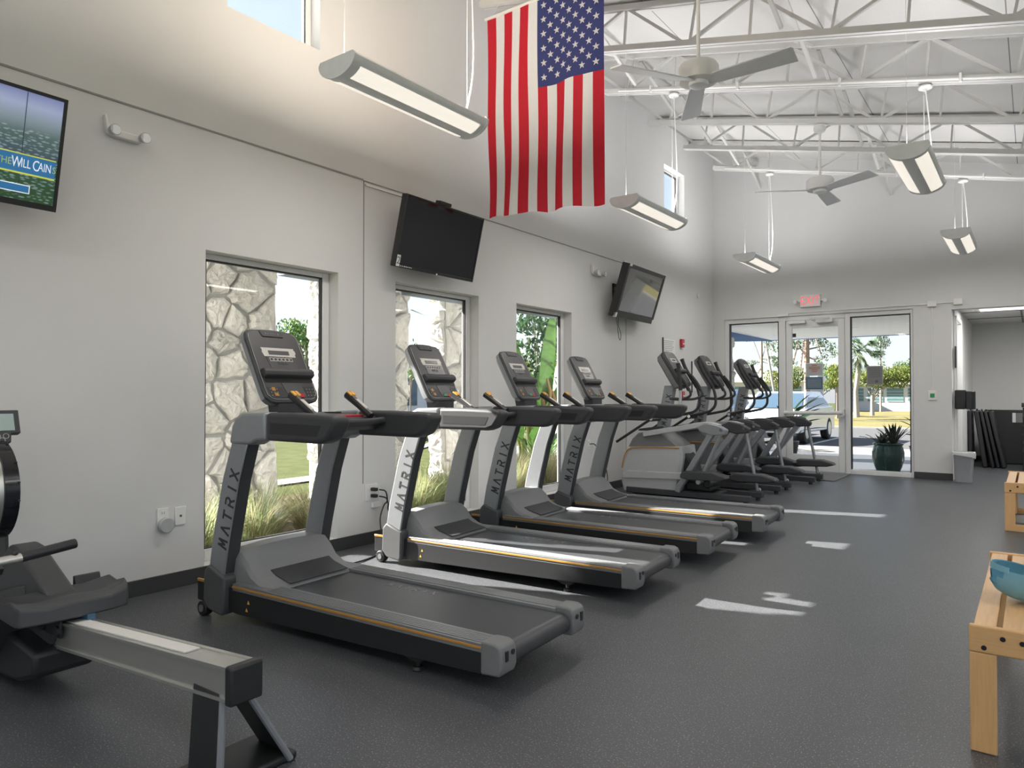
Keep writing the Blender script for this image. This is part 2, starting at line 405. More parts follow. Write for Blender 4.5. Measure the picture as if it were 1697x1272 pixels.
# ------------------------------------------------------------------ storefront
def fbox(mb, x0, x1, z0, z1, y0=YF + .03, y1=YF + .14): mb.box((x0, y0, z0), (x1, y1, z1))
mb = MB()
fbox(mb, .19, .262, 0, 2.535); fbox(mb, 1.097, 1.205, 0, 2.535); fbox(mb, 2.115, 2.19, 0, 2.535); fbox(mb, 3.026, 3.064, 0, 2.535)
fbox(mb, .262, 1.097, 2.463, 2.535); fbox(mb, 1.205, 2.115, 2.462, 2.535); fbox(mb, 2.19, 3.026, 2.47, 2.535)
fbox(mb, .262, 1.097, 0, .072); fbox(mb, 2.19, 3.026, 0, .072)
sf = struct(mb.obj('window_7', 'frame', bev=.005), 'white aluminium storefront frame')
def pane(parent, x0, x1, z0, z1, y=YF + .09, g=.012, name='pane'):
    mb = MB(); mb.add([(x0, y, z0), (x1, y, z0), (x1, y, z1), (x0, y, z1)], [(0, 1, 2, 3)]); mb.obj(name, 'glass', parent, smooth=False)
    mb = MB(); Y0, Y1 = y - .045, y + .02
    for q in ((x0, x0 + g, z0, z1), (x1 - g, x1, z0, z1), (x0, x1, z1 - g, z1)): mb.box((q[0], Y0, q[2]), (q[1], Y1, q[3]))
    mb.obj('gasket', 'gasket', parent, smooth=False)
pane(sf, .266, 1.093, .076, 2.459); pane(sf, 2.194, 3.022, .076, 2.466)
dr = MB(); y0, y1 = YF + .045, YF + .095
for q in ((1.212, 1.305, .012, 2.452), (2.012, 2.108, .012, 2.452), (1.305, 2.012, .012, .275), (1.305, 2.012, 2.335, 2.452)): dr.box((q[0], y0, q[2]), (q[1], y1, q[3]))
dr = struct(dr.obj('door_1', 'frame', bev=.005), 'white framed glass exit door')
mb = MB(); mb.add([(1.307, YF + .07, .277), (2.01, YF + .07, .277), (2.01, YF + .07, 2.333), (1.307, YF + .07, 2.333)], [(0, 1, 2, 3)]); mb.obj('pane', 'glass', dr, smooth=False)
mb = MB(); mb.cyl((1.20, YF - .045, .945), (2.09, YF - .045, .96), .033, 14); mb.box((1.20, YF - .05, .905), (1.235, YF + .045, .99)); mb.box((2.055, YF - .055, .90), (2.105, YF + .045, 1.01)); mb.obj('push_bar', 'frame', dr)
mb = MB(); mb.box((1.70, YF - .07, 2.40), (1.95, YF + .045, 2.46)); mb.tube([(1.92, YF - .06, 2.465), (1.78, YF - .17, 2.47), (1.60, YF - .02, 2.475)], .010, 8); mb.obj('door_closer', 'frame', dr, bev=.006)
mb = MB(); mb.box((1.27, YF - .03, 2.402), (1.53, YF + .046, 2.450)); mb.obj('magnetic_lock', 'frame', dr, bev=.005)
mb = MB(); mb.box((1.312, YF + .060, 2.19), (1.365, YF + .0695, 2.25)); mb.obj('sensor_sticker', 'black', dr)
# notices on the glass
def notice(name, label, x0, x1, z0, z1, m, lines, y=YF + .058, lm='ink', head=None):
    o = MB().box((x0, y, z0), (x1, y + .004, z1)).obj(name, m, smooth=False); tag(o, label, 'notice')
    mb = MB()
    for a, b, z, h in lines: mb.box((a, y - .0012, z), (b, y - .0002, z + h))
    mb.obj('printed_lines', lm, o, smooth=False)
    mb = MB(); e = .009
    for q in ((x0, x0 + e, z0, z1), (x1 - e, x1, z0, z1), (x0, x1, z0, z0 + e), (x0, x1, z1 - e, z1)): mb.box((q[0], y - .0008, q[2]), (q[1], y - .0001, q[3]))
    mb.obj('border', 'notice' if m != 'notice' else 'paper', o, smooth=False)
    return o
M['ink_o'] = mat('rust_ink', (.40, .17, .10), .8)
notice('door_notice', 'pale paper notice with rust coloured lines, upper of two on the glass door', 1.515, 1.785, 1.545, 1.755, 'notice',
       [(1.61, 1.69, 1.712, .016), (1.565, 1.735, 1.683, .014), (1.56, 1.74, 1.660, .014), (1.60, 1.70, 1.637, .014), (1.61, 1.69, 1.612, .012)], lm='ink_o')
notice('door_notice', 'dark blue notice, lower of two taped to the glass door', 1.512, 1.782, 1.325, 1.535, 'noticeb',
       [(1.54, 1.755, 1.495 - k * .022, .007) for k in range(7)], lm='notice')
o = notice('window_notice', 'grey rectangular notice on the fixed glass beside the exit door', 2.415, 2.645, 1.395, 1.69, 'paperg', [(2.45, 2.61, 1.64 - k * .03, .006) for k in range(5)], y=YF + .076)
MB().lathe([(.0, 0), (.022, 0), (.022, .002), (0, .002)], T=Matrix.Translation((2.555, YF + .0745, 1.45)) @ Matrix.Rotation(PI/2, 4, 'X')).obj('round_seal', 'ink', o)
# floor mat
o = MB().box((1.25, 10.98, .001), (2.2, 12.10, .012)).obj('door_mat', 'mat', bev=.004); tag(o, 'flat grey mat on the floor before the glass exit door', 'mat')
# exit sign
t = thing('exit_sign', 'white exit sign with red letters and two small lamp heads over the door', 'exit sign', (1.615, YF, 2.66))
MB().box((-.155, -.05, 0), (.155, -.002, .195)).obj('housing', 'white', t, bev=.008)
text('EXIT', .185, 'exit', t, (0, -.0515, .098), (1, 0, 0), (0, 0, 1), name='exit_lettering', sx=.80)
for s in (-1, 1):
    mb = MB(); mb.cyl((s*.155, -.03, .10), (s*.185, -.035, .10), .010, 10); mb.tube([(s*.21, -.025, .10), (s*.222, -.055, .095), (s*.228, -.08, .09)], [.016, .027, .032], 14); h = mb.obj('lamp_head', 'lampbody', t)
# conduit and push-to-exit plate
t = thing('exit_conduit', 'white surface conduit with two junction boxes above the storefront', 'conduit', (0, YF, 0))
mb = MB(); mb.box((1.24, -.018, 2.577), (3.255, -.001, 2.592)); mb.box((3.368, -.018, 2.582), (3.582, -.001, 2.597)); mb.box((3.305, -.016, 1.30), (3.320, -.001, 2.54)); mb.obj('raceway', 'white', t, bev=.003)
for x0, z0 in ((3.255, 2.54), (3.582, 2.548)): MB().box((x0, -.045, z0), (x0 + .115, -.001, z0 + .085)).obj('junction_box', 'white', t, bev=.006)
mb = MB(); mb.box((1.10, -.03, 2.535), (1.27, -.001, 2.575)); mb.obj('end_fitting', 'white', t, bev=.004)
t = thing('exit_switch', 'small white wall plate with green push button between glass and side room', 'button plate', (3.308, YF, 1.235))
MB().box((-.055, -.016, -.07), (.055, -.001, .07)).obj('plate', 'white', t, bev=.006); MB().box((-.028, -.026, -.03), (.028, -.0165, .03)).obj('push_button', 'green', t, bev=.006)

# ------------------------------------------------------------------ steel roof joists
JY = [2.78 + 1.19 * k for k in range(8)]           # 2.78 .. 11.11
SL = math.atan(-.22); J = {}
def joist_parts(root):
    n = Vector((0, 0, 1)); sec = [(-.04, -.03), (.04, -.03), (.04, .03), (-.04, .03)]
    def zb(x): return 4.97 - .22 * x
    def zt(x): return deck_z(x) - .045
    def bar(name, p, q, w, h, m='steel_white'):
        sec = [(-w/2, -h/2), (w/2, -h/2), (w/2, h/2), (-w/2, h/2)]
        return MB().tube([p, q], 1, sec=sec, up=(0, 1, 0)).obj(name, m, root, smooth=False)
    for s in (-1, 1):
        bar('bottom_chord', (.39, s*.026, zb(.39)), (XR - .4, s*.026, zb(XR - .4)), .055, .040)
        bar('top_chord', (.02, s*.026, zt(.02)), (XR - .02, s*.026, zt(XR - .02)), .055, .040)
    k = 0; x = .654
    bar('web', (.06, 0, zt(.06) - .02), (x, 0, zb(x)), .030, .030)
    while x < XR - .7:
        xm = x + .6225; xn = x + 1.245
        bar('web', (x, 0, zb(x)), (xm, 0, zt(xm)), .028, .034)
        if xn < XR - .4: bar('web', (xm, 0, zt(xm)), (xn, 0, zb(xn)), .028, .034)
        bar('web', (xm, 0, zt(xm)), (xm - .03, 0, zb(xm - .03)), .02, .024)
        bar('web', (x + .10, 0, zt(x + .10)), (x + .03, 0, zb(x + .03)), .02, .024)
        x = xn
    MB().box((.001, -.09, zt(.02) - .075), (.12, .09, zt(.1) - .02)).obj('bearing_seat', 'steel_white', root, smooth=False)
JL = ['white open web steel roof joist above the brightest wall light, out over the flag hooks', 'white open web roof joist just behind the lamp cord over the flag',
      'white open web roof joist carrying the flag and the big ceiling fan', 'white roof joist just beyond the big ceiling fan',
      'white roof joist that the middle pendant lamps hang from', 'white roof joist carrying the smaller, farther ceiling fan',
      'white roof joist second from the wall with the exit door', 'white roof joist closest to the wall with the exit door']
for i, y in enumerate(JY):
    if i == 0:
        J0 = r = thing('roof_joist', JL[0], 'roof joist', (0, y, 0), group='steel roof joists'); joist_parts(r)
    else:
        r = copy_tree(J0); r.location.y = y; r['label'] = JL[i]
# diagonal bridging rods between joists, and wall bracing
for xi, xb in enumerate((.78, 2.75, 5.0)):
    for i in range(len(JY)):
        y0 = JY[i]; y1 = JY[i + 1] if i + 1 < len(JY) else YF - .004
        zt_ = deck_z(xb) - .08; zb_ = 4.99 - .22 * xb; mb = MB()
        mb.tube([(xb, y0 + .06, zb_ + .03), (xb, y1 - (.06 if i + 1 < len(JY) else 0), zt_)], 1, sec=[(-.016, -.016), (.016, -.016), (.016, .016), (-.016, .016)], up=(1, 0, 0))
        mb.tube([(xb + .035, y0 + .06, zt_), (xb + .035, y1 - (.06 if i + 1 < len(JY) else 0), zb_ + .03 - (0 if i + 1 < len(JY) else .12))], 1, sec=[(-.016, -.016), (.016, -.016), (.016, .016), (-.016, .016)], up=(1, 0, 0))
        o = mb.obj('joist_bridging', 'steel_white', smooth=False)
        tag(o, 'pair of crossed white bridging bars between steel roof joists', 'joist bridging', 'crossed bridging bars between roof joists')
# conduits under two joists
for y, lab in ((JY[4], 'white conduit run under the joist of the middle pendant lamps'), (JY[7], 'white conduit run under the joist nearest the exit door wall')):
    mb = MB(); mb.cyl((.6, y - .075, 4.955 - .132), (XR - .6, y - .075, 4.955 - .22 * (XR - .6)), .012, 8)
    for k in range(8): x = 1.0 + k * 1.0; mb.box((x, y - .095, 4.925 - .22 * x), (x + .02, y - .05, 5.0 - .22 * x))
    tag(mb.obj('joist_conduit', 'white'), lab, 'conduit')

# ------------------------------------------------------------------ pendant lamps
def pendant():
    r = thing('pendant_lamp', '', 'pendant lamp', group='pendant lamps hung from the roof joists')
    L2 = .60; W = .155
    def prof(k=1.0): return [(W * math.cos(PI + PI * i / 14) * k, .098 * math.sin(PI + PI * i / 14) * k) for i in range(15)]
    mb = MB(); mb.prism(prof() + [(W * .9, .018), (-W * .9, .018)], 'y', -L2, L2); mb.obj('housing', 'lampbody', r)
    for s in (-1, 1):
        mb = MB(); mb.prism([(p[0] * 1.03, p[1] * 1.03) for p in prof()] + [(W * .93, .022), (-W * .93, .022)], 'y', s * L2, s * (L2 + .018)); mb.obj('end_cap', 'lampbody', r)
    for s, m in ((1, 'lens'), (-1, 'lens')):
        ang = [PI * 1.5 + s * math.radians(a) for a in (17, 28, 39, 50, 60)]
        ou = [(W * 1.012 * math.cos(a), .098 * 1.03 * math.sin(a)) for a in ang]; inn = [(p[0] * .96, p[1] * .94) for p in reversed(ou)]
        MB().prism(ou + inn, 'y', -L2 + .05, L2 - .05).obj('lens', m, r)
    return r
def add_hang(r, mount_dy, zm, far=True):
    top = .022
    MB().lathe([(0, 0), (.055, 0), (.06, .012), (.045, .03), (0, .03)], c=(0, mount_dy, zm - .035)).obj('ceiling_canopy', 'white', r)
    e = mount_dy * .9
    MB().tube(smooth_path([(0, mount_dy, zm - .035), (.03, mount_dy - .01, zm * .62), (.045, mount_dy - .02, zm * .25), (.0, e, top)], 8), .006, 8).obj('power_cord', 'white', r)
    for yy in (mount_dy - .02, -.55): MB().cyl((-.01, yy, top - .02), (-.01, yy if yy > 0 else yy, zm + (.0 if yy > 0 else .35)), .0018, 6).obj('hanging_cable', 'lampbody', r)
PL = [((1.26, 3.33), 'warm lit pendant lamp nearest the camera, between the two wall screens'), ((1.26, 6.93), 'pendant lamp hung before the high corner window'),
      ((1.27, 10.52), 'small far pendant lamp over the ellipticals, close to the corner'), ((3.73, 6.93), 'larger silver pendant lamp hung on the side away from the windows'),
      ((3.78, 10.52), 'smaller silver pendant lamp hung over the way to the side room')]
for i, ((x, y), lab) in enumerate(PL):
    r = pendant(); r.location = (x, y, 3.20); r['label'] = lab
    zj = 4.93 - .22 * x
    add_hang(r, .60, zj - 3.20)

# ------------------------------------------------------------------ ceiling fans
def fan(name, label, x, y, a0):
    r = thing(name, label, 'ceiling fan', (x, y, 0), group='ceiling fans on the roof joists'); zj = 4.95 - .22 * x
    z = 3.66
    MB().lathe([(0, .0), (.06, .0), (.068, .03), (.06, .075), (0, .075)], c=(0, 0, zj - .10)).obj('canopy', 'white', r)
    MB().cyl((0, 0, z + .09), (0, 0, zj - .09), .014, 12).obj('downrod', 'white', r)
    MB().lathe([(0, .11), (.05, .11), (.135, .085), (.15, .06), (.15, -.02), (.14, -.045), (.10, -.05), (0, -.05)], c=(0, 0, z), seg=32).obj('motor_housing', 'white', r)
    MB().lathe([(0, 0), (.075, 0), (.07, -.025), (.04, -.035), (0, -.035)], c=(0, 0, z - .05), seg=24).obj('bottom_hub', 'lampbody', r)
    for k in range(3):
        T = Matrix.Translation((0, 0, z - .045)) @ Matrix.Rotation(math.radians(a0 + 120 * k), 4, 'Z') @ Matrix.Rotation(math.radians(-13), 4, 'X')
        MB().prism([(.07, -.055), (.16, -.065), (.705, -.085), (.72, -.06), (.71, .085), (.16, .065), (.07, .055)], 'z', -.005, .005, T=T).obj('blade', 'fan', r, bev=.003)
    return r
fan('ceiling_fan', 'large white three blade ceiling fan beside the flag', 2.49, 5.15, -3)
fan('ceiling_fan', 'smaller, farther white ceiling fan on a long rod above the exit door side', 2.54, 8.72, -30)

# ------------------------------------------------------------------ flag
def flag():
    W, H = 1.185, 1.84; nx, nz = 52, 46; x0, y0, zt = .575, 5.0, 4.62
    def P(u, v):                                  # u across 0..1, v down 0..1
        x = x0 + u * W + .006 * math.sin(v * 9 + u * 4) * v - .01*u*v; z = zt - v * H + .010 * math.sin(u * 19) * v + .055 * (1 - u) * v
        y = y0 + .020 * math.sin(u * 13 + 1.2 * v) * (.4 + v) + .012 * math.sin(u * 31 + 3 * v) * v + .006 * math.sin(v * 9 + u * 7)
        return Vector((x, y, z))
    mb = MB(); vs = []; fs = []; mi = []
    cols = sorted({i / nx for i in range(nx + 1)}); 
    n = 13 * 4; vs = [P(i / n, j / nz) for j in range(nz + 1) for i in range(n + 1)]
    cb = .405; jc = round(cb * nz)
    for j in range(nz):
        for i in range(n):
            st = i // 4; m = 2 if (st >= 6 and j < jc) else (0 if st % 2 == 0 else 1)
            mb.f.append((j*(n+1)+i, j*(n+1)+i+1, (j+1)*(n+1)+i+1, (j+1)*(n+1)+i)); mb.mi.append(m)
    mb.v = [tuple(v) for v in vs]
    # stars on both faces of the canton: nine columns of five and four... turned with the flag
    u0, u1 = 6/13, 1.0
    for c in range(11):
        for q in range(5 if 0 else 9):
            if (c + q) % 2: continue
            uu = u0 + (u1 - u0) * (q + 1) / 10; vv = cb * (c + 1) / 12
            for side in (-1, 1):
                pts = []
                for k in range(10):
                    rr = .033 if k % 2 == 0 else .0135; a = PI/2 + k * PI/5
                    pts.append(P(uu + rr * math.cos(a) / W, vv - rr * math.sin(a) / H) + Vector((0, side * .004, 0)))
                pts.append(P(uu, vv) + Vector((0, side * .004, 0))); o = len(mb.v); mb.v += [tuple(p) for p in pts]
                for k in range(10): mb.f.append((o + k, o + (k+1) % 10, o + 10)); mb.mi.append(1)
    r = mb.obj('flag', None, mats=['flag_r', 'flag_w', 'flag_b'])
    return tag(r, 'large red, white and blue flag with stars, hung upright from the roof joist', 'flag')
fl = flag()
mb = MB(); mb.cyl((.55, 5.0, 4.63), (1.79, 5.0, 4.63), .014, 10); mb.obj('hanging_rod', 'white', fl)
for x in (.62, 1.72): MB().cyl((x, 5.0, 4.63), (x, 5.13, 4.97 - .22 * x), .003, 6).obj('hanging_cord', 'white', fl)

# ------------------------------------------------------------------ televisions
def tv(name, label, c, w, tilt, swiv, h, depth=.06, bez=.014):
    wd = Vector((-math.sin(swiv), math.cos(swiv), 0)); nn = Vector((math.cos(swiv), math.sin(swiv), 0)); u = Vector((0, 0, 1)) * math.cos(tilt) + nn * math.sin(tilt); n = wd.cross(u)
    Rm = Matrix((wd, u, n)).transposed().to_4x4(); Rm.translation = Vector(c)
    r = thing(name, label, 'television'); r.matrix_world = Rm
    MB().box((-w/2, -h/2, -depth), (w/2, h/2, -.004)).obj('cabinet', 'black', r, bev=.008)
    mb = MB()
    for q in ((-w/2, -w/2+bez, -h/2, h/2), (w/2-bez, w/2, -h/2, h/2), (-w/2+bez, w/2-bez, h/2-bez, h/2), (-w/2+bez, w/2-bez, -h/2, -h/2+bez*1.8)): mb.box((q[0], q[2], -.02), (q[1], q[3], .004))
    mb.obj('bezel', 'black', r, bev=.002)
    # wall bracket: arm and plate, built in wall axes
    inv = Rm.inverted(); cx, cy, cz = c; mb = MB()
    def B(lo, hi): mb.box(lo, hi, T=inv)
    B((.002, cy - .22, cz - .20), (.025, cy + .22, cz - .16)); B((.002, cy - .22, cz + .12), (.025, cy + .22, cz + .16)); B((.002, cy - .22, cz - .2), (.025, cy - .19, cz + .16)); B((.002, cy + .19, cz - .2), (.025, cy + .22, cz + .16))
    mb.tube([inv @ Vector((.02, cy, cz)), inv @ Vector((cx * .55, cy - .12, cz)), inv @ Vector((cx - .07, cy, cz))], .022, 8)
    mb.obj('wall_bracket', 'black', r)
    return r
def screen(r, w, h, m, bez=.014): return MB().box((-w/2 + bez, -h/2 + bez*1.8, -.015), (w/2 - bez, h/2 - bez, -.002)).obj('screen', m, r, smooth=False)
M['scr_sky'] = mat('broadcast_picture', (.25, .33, .42), .3, noise=.5, scale=9, emit=.30)
def pic_mat():
    m = bpy.data.materials['broadcast_picture']; nt = m.node_tree; N = nt.nodes; L = nt.links; b = N['Principled BSDF']
    tc = N.new('ShaderNodeTexCoord'); sp = N.new('ShaderNodeSeparateXYZ'); L.new(tc.outputs['Object'], sp.inputs[0])
    mr = N.new('ShaderNodeMapRange'); mr.inputs[1].default_value = -.30; mr.inputs[2].default_value = .30; L.new(sp.outputs[1], mr.inputs[0])
    cr = N.new('ShaderNodeValToRGB'); L.new(mr.outputs[0], cr.inputs[0]); e = cr.color_ramp.elements
    e[0].position = 0; e[0].color = (.02, .06, .02, 1); e[1].position = 1; e[1].color = (.16, .19, .42, 1)
    for p, c in ((.32, (.03, .08, .04, 1)), (.45, (.05, .08, .10, 1)), (.62, (.08, .13, .12, 1)), (.74, (.22, .28, .34, 1)), (.86, (.33, .38, .55, 1))):
        x = e.new(p); x.color = c
    vo = N.new('ShaderNodeTexVoronoi'); vo.inputs['Scale'].default_value = 62; mp = N.new('ShaderNodeMapping'); mp.inputs['Scale'].default_value = (.55, 1.6, 1); L.new(tc.outputs['Object'], mp.inputs[0]); L.new(mp.outputs[0], vo.inputs[0])
    c2 = N.new('ShaderNodeValToRGB'); c2.color_ramp.elements[0].position = .25; c2.color_ramp.elements[0].color = (.24, .29, .36, 1); c2.color_ramp.elements[1].position = .5; c2.color_ramp.elements[1].color = (0, 0, 0, 1)
    L.new(vo.outputs['Distance'], c2.inputs[0])
    gt = N.new('ShaderNodeMath'); gt.operation = 'LESS_THAN'; gt.inputs[1].default_value = .66; L.new(mr.outputs[0], gt.inputs[0])
    mu = N.new('ShaderNodeMath'); mu.operation = 'MULTIPLY'; mu.inputs[1].default_value = .6; L.new(gt.outputs[0], mu.inputs[0])
    ad = N.new('ShaderNodeMix'); ad.data_type = 'RGBA'; ad.blend_type = 'ADD'; L.new(mu.outputs[0], ad.inputs[0]); L.new(cr.outputs[0], ad.inputs[6]); L.new(c2.outputs[0], ad.inputs[7])
    for s in ('Base Color', 'Emission Color'):
        L.new(ad.outputs[2], b.inputs[s])
    b.inputs['Emission Strength'].default_value = .55
pic_mat()
for n, c in (('b_blue', (.03, .16, .36)), ('b_yel', (.55, .60, .10)), ('b_white', (.80, .84, .90)), ('b_line', (.03, .04, .06)), ('b_green', (.35, .45, .12))): M[n] = mat('broadcast_' + n[2:], c, .3, noise=.05, emit=.5)
W1, H1 = 1.04, .60
r = tv('television', 'wall television showing a broadcast banner over an aerial town view', (.30, 1.13, 2.54), W1, .237, .02, H1, bez=.018); screen(r, W1, H1, 'scr_sky', .018)
z1 = -.001
for name, m, lo, hi in (('banner', 'b_blue', (-.5, -.128, -.002), (.495, -.035, 0)), ('banner_line', 'b_yel', (-.5, -.037, -.002), (.495, -.031, .0006)), ('banner_line', 'b_yel', (-.5, -.136, -.002), (.495, -.127, .0006)),
                        ('ticker_bar', 'b_white', (-.2, -.232, -.002), (.385, -.188, .0004)), ('ticker_bar', 'b_blue', (-.195, -.227, -.002), (.38, -.193, .0009))):
    MB().box(lo, hi).obj(name, m, r, smooth=False)
mb = MB()
for x in (.04, .19, .33): mb.box((x, -.031, -.002), (x + .003, .28, .0004)); mb.box((x, -.26, -.002), (x + .003, -.136, .0003))
mb.obj('window_bars', 'b_line', r, smooth=False)
text('THE', .050, 'b_green', r, (.255, -.084, .0006), (1, 0, 0), (0, 1, 0), .0004, 'broadcast_lettering', sx=.8)
for s, x, sz in (('W', .313, .078), ('ILL', .355, .062), ('C', .402, .078), ('AIN', .444, .062)): text(s, sz, 'b_white', r, (x, -.082, .0006), (1, 0, 0), (0, 1, 0), .0004, 'broadcast_lettering', sx=.60)
text('S', .050, 'b_green', r, (.489, -.084, .0006), (1, 0, 0), (0, 1, 0), .0004, 'broadcast_lettering', sx=.8)
W2, H2 = 1.04, .603
r = tv('television', 'dark switched off television with a 2 sticker, above the middle window', (.30, 4.705, 2.612), W2, .237, .02, H2); screen(r, W2, H2, 'black_gloss')
st = MB().box((-.515, -.295, .001), (-.475, -.20, .0055)).obj('number_sticker', 'paper', r, smooth=False); text('2', .085, 'ink', r, (-.495, -.248, .0062), (1, 0, 0), (0, 1, 0), .0005, 'sticker_number')
mb = MB()
for k, w_ in enumerate((.012, .010, .016, .014, .012, .016, .010)): mb.box((-.465 + k * .022, -.292, .0041), (-.465 + k * .022 + w_, -.284, .0052))
mb.obj('printed_marks', 'paper', r, smooth=False); MB().ball((0, -.298, .004), .009).obj('standby_light', 'paper', r)
MB().box((-.12, H2/2 + .002, -.05), (.03, H2/2 + .03, .01)).obj('mount_top', 'black', r, bev=.004)
W3, H3 = 1.19, .69
r = tv('television', 'smaller looking tilted television with a pale reflecting screen, nearest the exit door', (.32, 8.63, 2.566), W3, .305, .039, H3, depth=.10, bez=.05)
M['scr3'] = mat('reflective_screen', (.03, .032, .036), .06, noise=.02, spec=1.0, coat=1.0); screen(r, W3, H3, 'scr3', .05)
for s in (-1, 1): MB().box((s*(W3/2 - .02) - .02, -H3/2 - .005, -.03), (s*(W3/2 - .02) + .02, -H3/2 + .06, .006)).obj('corner_guard', 'white', r, bev=.004)
MB().box((-W3/2 + .02, H3/2 - .03, -.04), (-W3/2 + .09, H3/2 + .006, .006)).obj('corner_guard', 'white', r, bev=.004)
o = MB().tube(smooth_path([(.05, 8.42, 2.32), (.06, 8.44, 2.18), (.05, 8.50, 2.02), (.04, 8.56, 1.98), (.045, 8.57, 2.06), (.05, 8.49, 2.18), (.06, 8.47, 2.30)], 5), .004, 6).obj('hanging_cable', 'dark'); tag(o, 'thin dark cable loop hanging under the pale screened television', 'cable')

# ------------------------------------------------------------------ things on the long wall
def emergency(label, y, z, sc=1):
    r = thing('emergency_light', label, 'emergency light', (0, y, z), group='emergency lights'); r.scale = (sc,) * 3
    MB().prism([(-.11, .075), (-.10, -.01), (-.085, -.035), (-.055, -.045), (.10, -.045), (.115, -.03), (.115, .0), (-.06, .0), (-.085, .02), (-.10, .078)], 'x', .001, .04).obj('body', 'white', r, bev=.006)
    for yy in (-.075, .105):
        mb = MB(); mb.tube([(.03, yy, -.015), (.06, yy + .004, -.016), (.085, yy + .008, -.018)], [.018, .030, .034], 18); h = mb.obj('lamp_head', 'silver_l', r)
        MB().tube([(.0855, yy + .008, -.018), (.088, yy + .008, -.0182)], .028, 18).obj('lamp_lens', 'lampbody', h)
emergency('white twin head emergency light beside the television with the broadcast', 2.09, 2.865)
emergency('white twin head emergency light near the pale screened television', 7.95, 2.815, 1.05)
def plate(label, y, z, w=.074, h=.118, outlet=True):
    r = thing('wall_outlet' if outlet else 'cable_outlet', label, 'wall plate', (0, y, z))
    MB().box((.001, -w/2, -h/2), (.008, w/2, h/2)).obj('plate', 'white', r, bev=.003)
    if outlet:
        for s in (-1, 1):
            MB().box((.008, -.018, s*.027 - .017), (.010, .018, s*.027 + .017)).obj('socket', 'white', r, bev=.003)
            mb = MB(); [mb.box((.010, q - .0015, s*.027 - .007), (.0105, q + .0015, s*.027 + .007)) for q in (-.007, .007)]; mb.obj('slots', 'ink', r, smooth=False)
    else: MB().cyl((.008, 0, 0), (.012, 0, 0), .008, 12).obj('jack', 'ink', r)
    return r
plate('white outlet plate holding a round night light, low on the wall', 2.365, .468); plate('white blank plate with one small dark jack, beside the round night light', 2.482, .462, outlet=False)
r = thing('night_light', 'round grey plug-in night light on the low outlet', 'night light', (.011, 2.375, .418))
MB().lathe([(0, 0), (.046, 0), (.05, .012), (.05, .028), (.044, .034), (0, .034)], seg=28, T=Matrix.Rotation(PI/2, 4, 'Y')).obj('body', 'silver_l', r)
r = plate('white double outlet with two black plugs, between first and second window', 4.145, .43, w=.14, h=.14)
MB().box((.008, .068, -.055), (.035, .075, .06)).obj('cover_edge', 'white', r)
MB().box((.001, .0, -.13), (.03, .10, -.085)).obj('cord_clip', 'white', r, bev=.004)
def cord(label, pts, rad=.006, name='power_cord', m='black'):
    o = MB().tube(smooth_path(pts, 8), rad, 8).obj(name, m); return tag(o, label, 'cord')
for dz, lab, pts in ((.027, 'black power cord from the upper plug, running to the nearest treadmill', [(.075, 4.17, .455), (.12, 4.20, .44), (.125, 4.215, .36), (.10, 4.20, .32), (.12, 4.14, .22), (.22, 4.06, .09), (.36, 3.9, .012), (.45, 3.6, .008), (.42, 3.3, .008), (.50, 3.02, .02)]),
                   (-.027, 'black power cord from the lower plug, running to the second treadmill', [(.075, 4.17, .40), (.10, 4.225, .38), (.105, 4.245, .33), (.10, 4.25, .28), (.16, 4.25, .20), (.2, 4.25, .09), (.25, 4.25, .02)])):
    o = cord(lab, pts); MB().box((.011, 4.13, .43 + dz - .014), (.07, 4.165, .43 + dz + .014)).obj('plug', 'black', o, bev=.005)
plate('white outlet plate behind the third and fourth treadmills', 7.78, .62)
o = cord('thin black cord hanging on the wall behind the fourth treadmill', [(.02, 7.78, .63), (.06, 7.84, .62), (.07, 7.95, .50), (.10, 8.02, .36), (.12, 8.05, .20), (.18, 7.9, .05), (.32, 7.3, .012)])
def wallbox(name, label, cat, y0, y1, z0, z1, d, m): return tag(MB().box((.001, y0, z0), (d, y1, z1)).obj(name, m, bev=.003), label, cat)
def wpaper(label, y0, y1, z0, z1, n, m='paper', edge=True):
    o = tag(MB().box((.001, y0, z0), (.004, y1, z1)).obj('wall_notice', m, smooth=False), label, 'notice')
    if n:
        mb = MB(); h = (z1 - z0) / (n + 2)
        for k in range(n): mb.box((.0042, y0 + .04, z1 - (k + 1.4) * h), (.0048, y1 - .05 - (k % 3) * .03, z1 - (k + 1.4) * h + h * .35))
        mb.obj('printed_lines', 'notice', o, smooth=False)
    if edge: MB().box((.001, y0 - .012, z0 - .02), (.02, y0 - .001, z1 + .01)).obj('holder_edge', 'dark', o, smooth=False)
    return o
wpaper('pale printed wall notice above the first elliptical', 10.0, 10.46, 1.875, 2.10, 6); wpaper('second white paper on the wall, just under the pale printed notice', 10.02, 10.48, 1.56, 1.865, 0, edge=False)
wpaper('framed white wall paper behind the second elliptical console', 11.12, 11.50, 1.30, 1.78, 0)
for lab, z, y in (('red fire alarm pull station beside the printed wall notice', 2.06, 10.69), ('lower red fire alarm box, behind the first elliptical handles', 1.235, 10.70)):
    r = thing('fire_alarm_pull', lab, 'fire alarm', (0, y, z), group='red fire alarm boxes')
    MB().box((.001, -.05, -.065), (.045, .05, .065)).obj('body', 'red', r, bev=.006); MB().box((.046, -.03, -.02), (.052, .03, .0)).obj('pull_handle', 'paper', r, bev=.002)
wallbox('wall_sensor', 'tiny white sensor high on the wall near the far corner', 'sensor', 11.36, 11.42, 2.86, 2.92, .02, 'white')
wallbox('junction_plate', 'small white junction plate above the pale screened television', 'plate', 8.72, 8.82, 2.97, 3.08, .03, 'white')
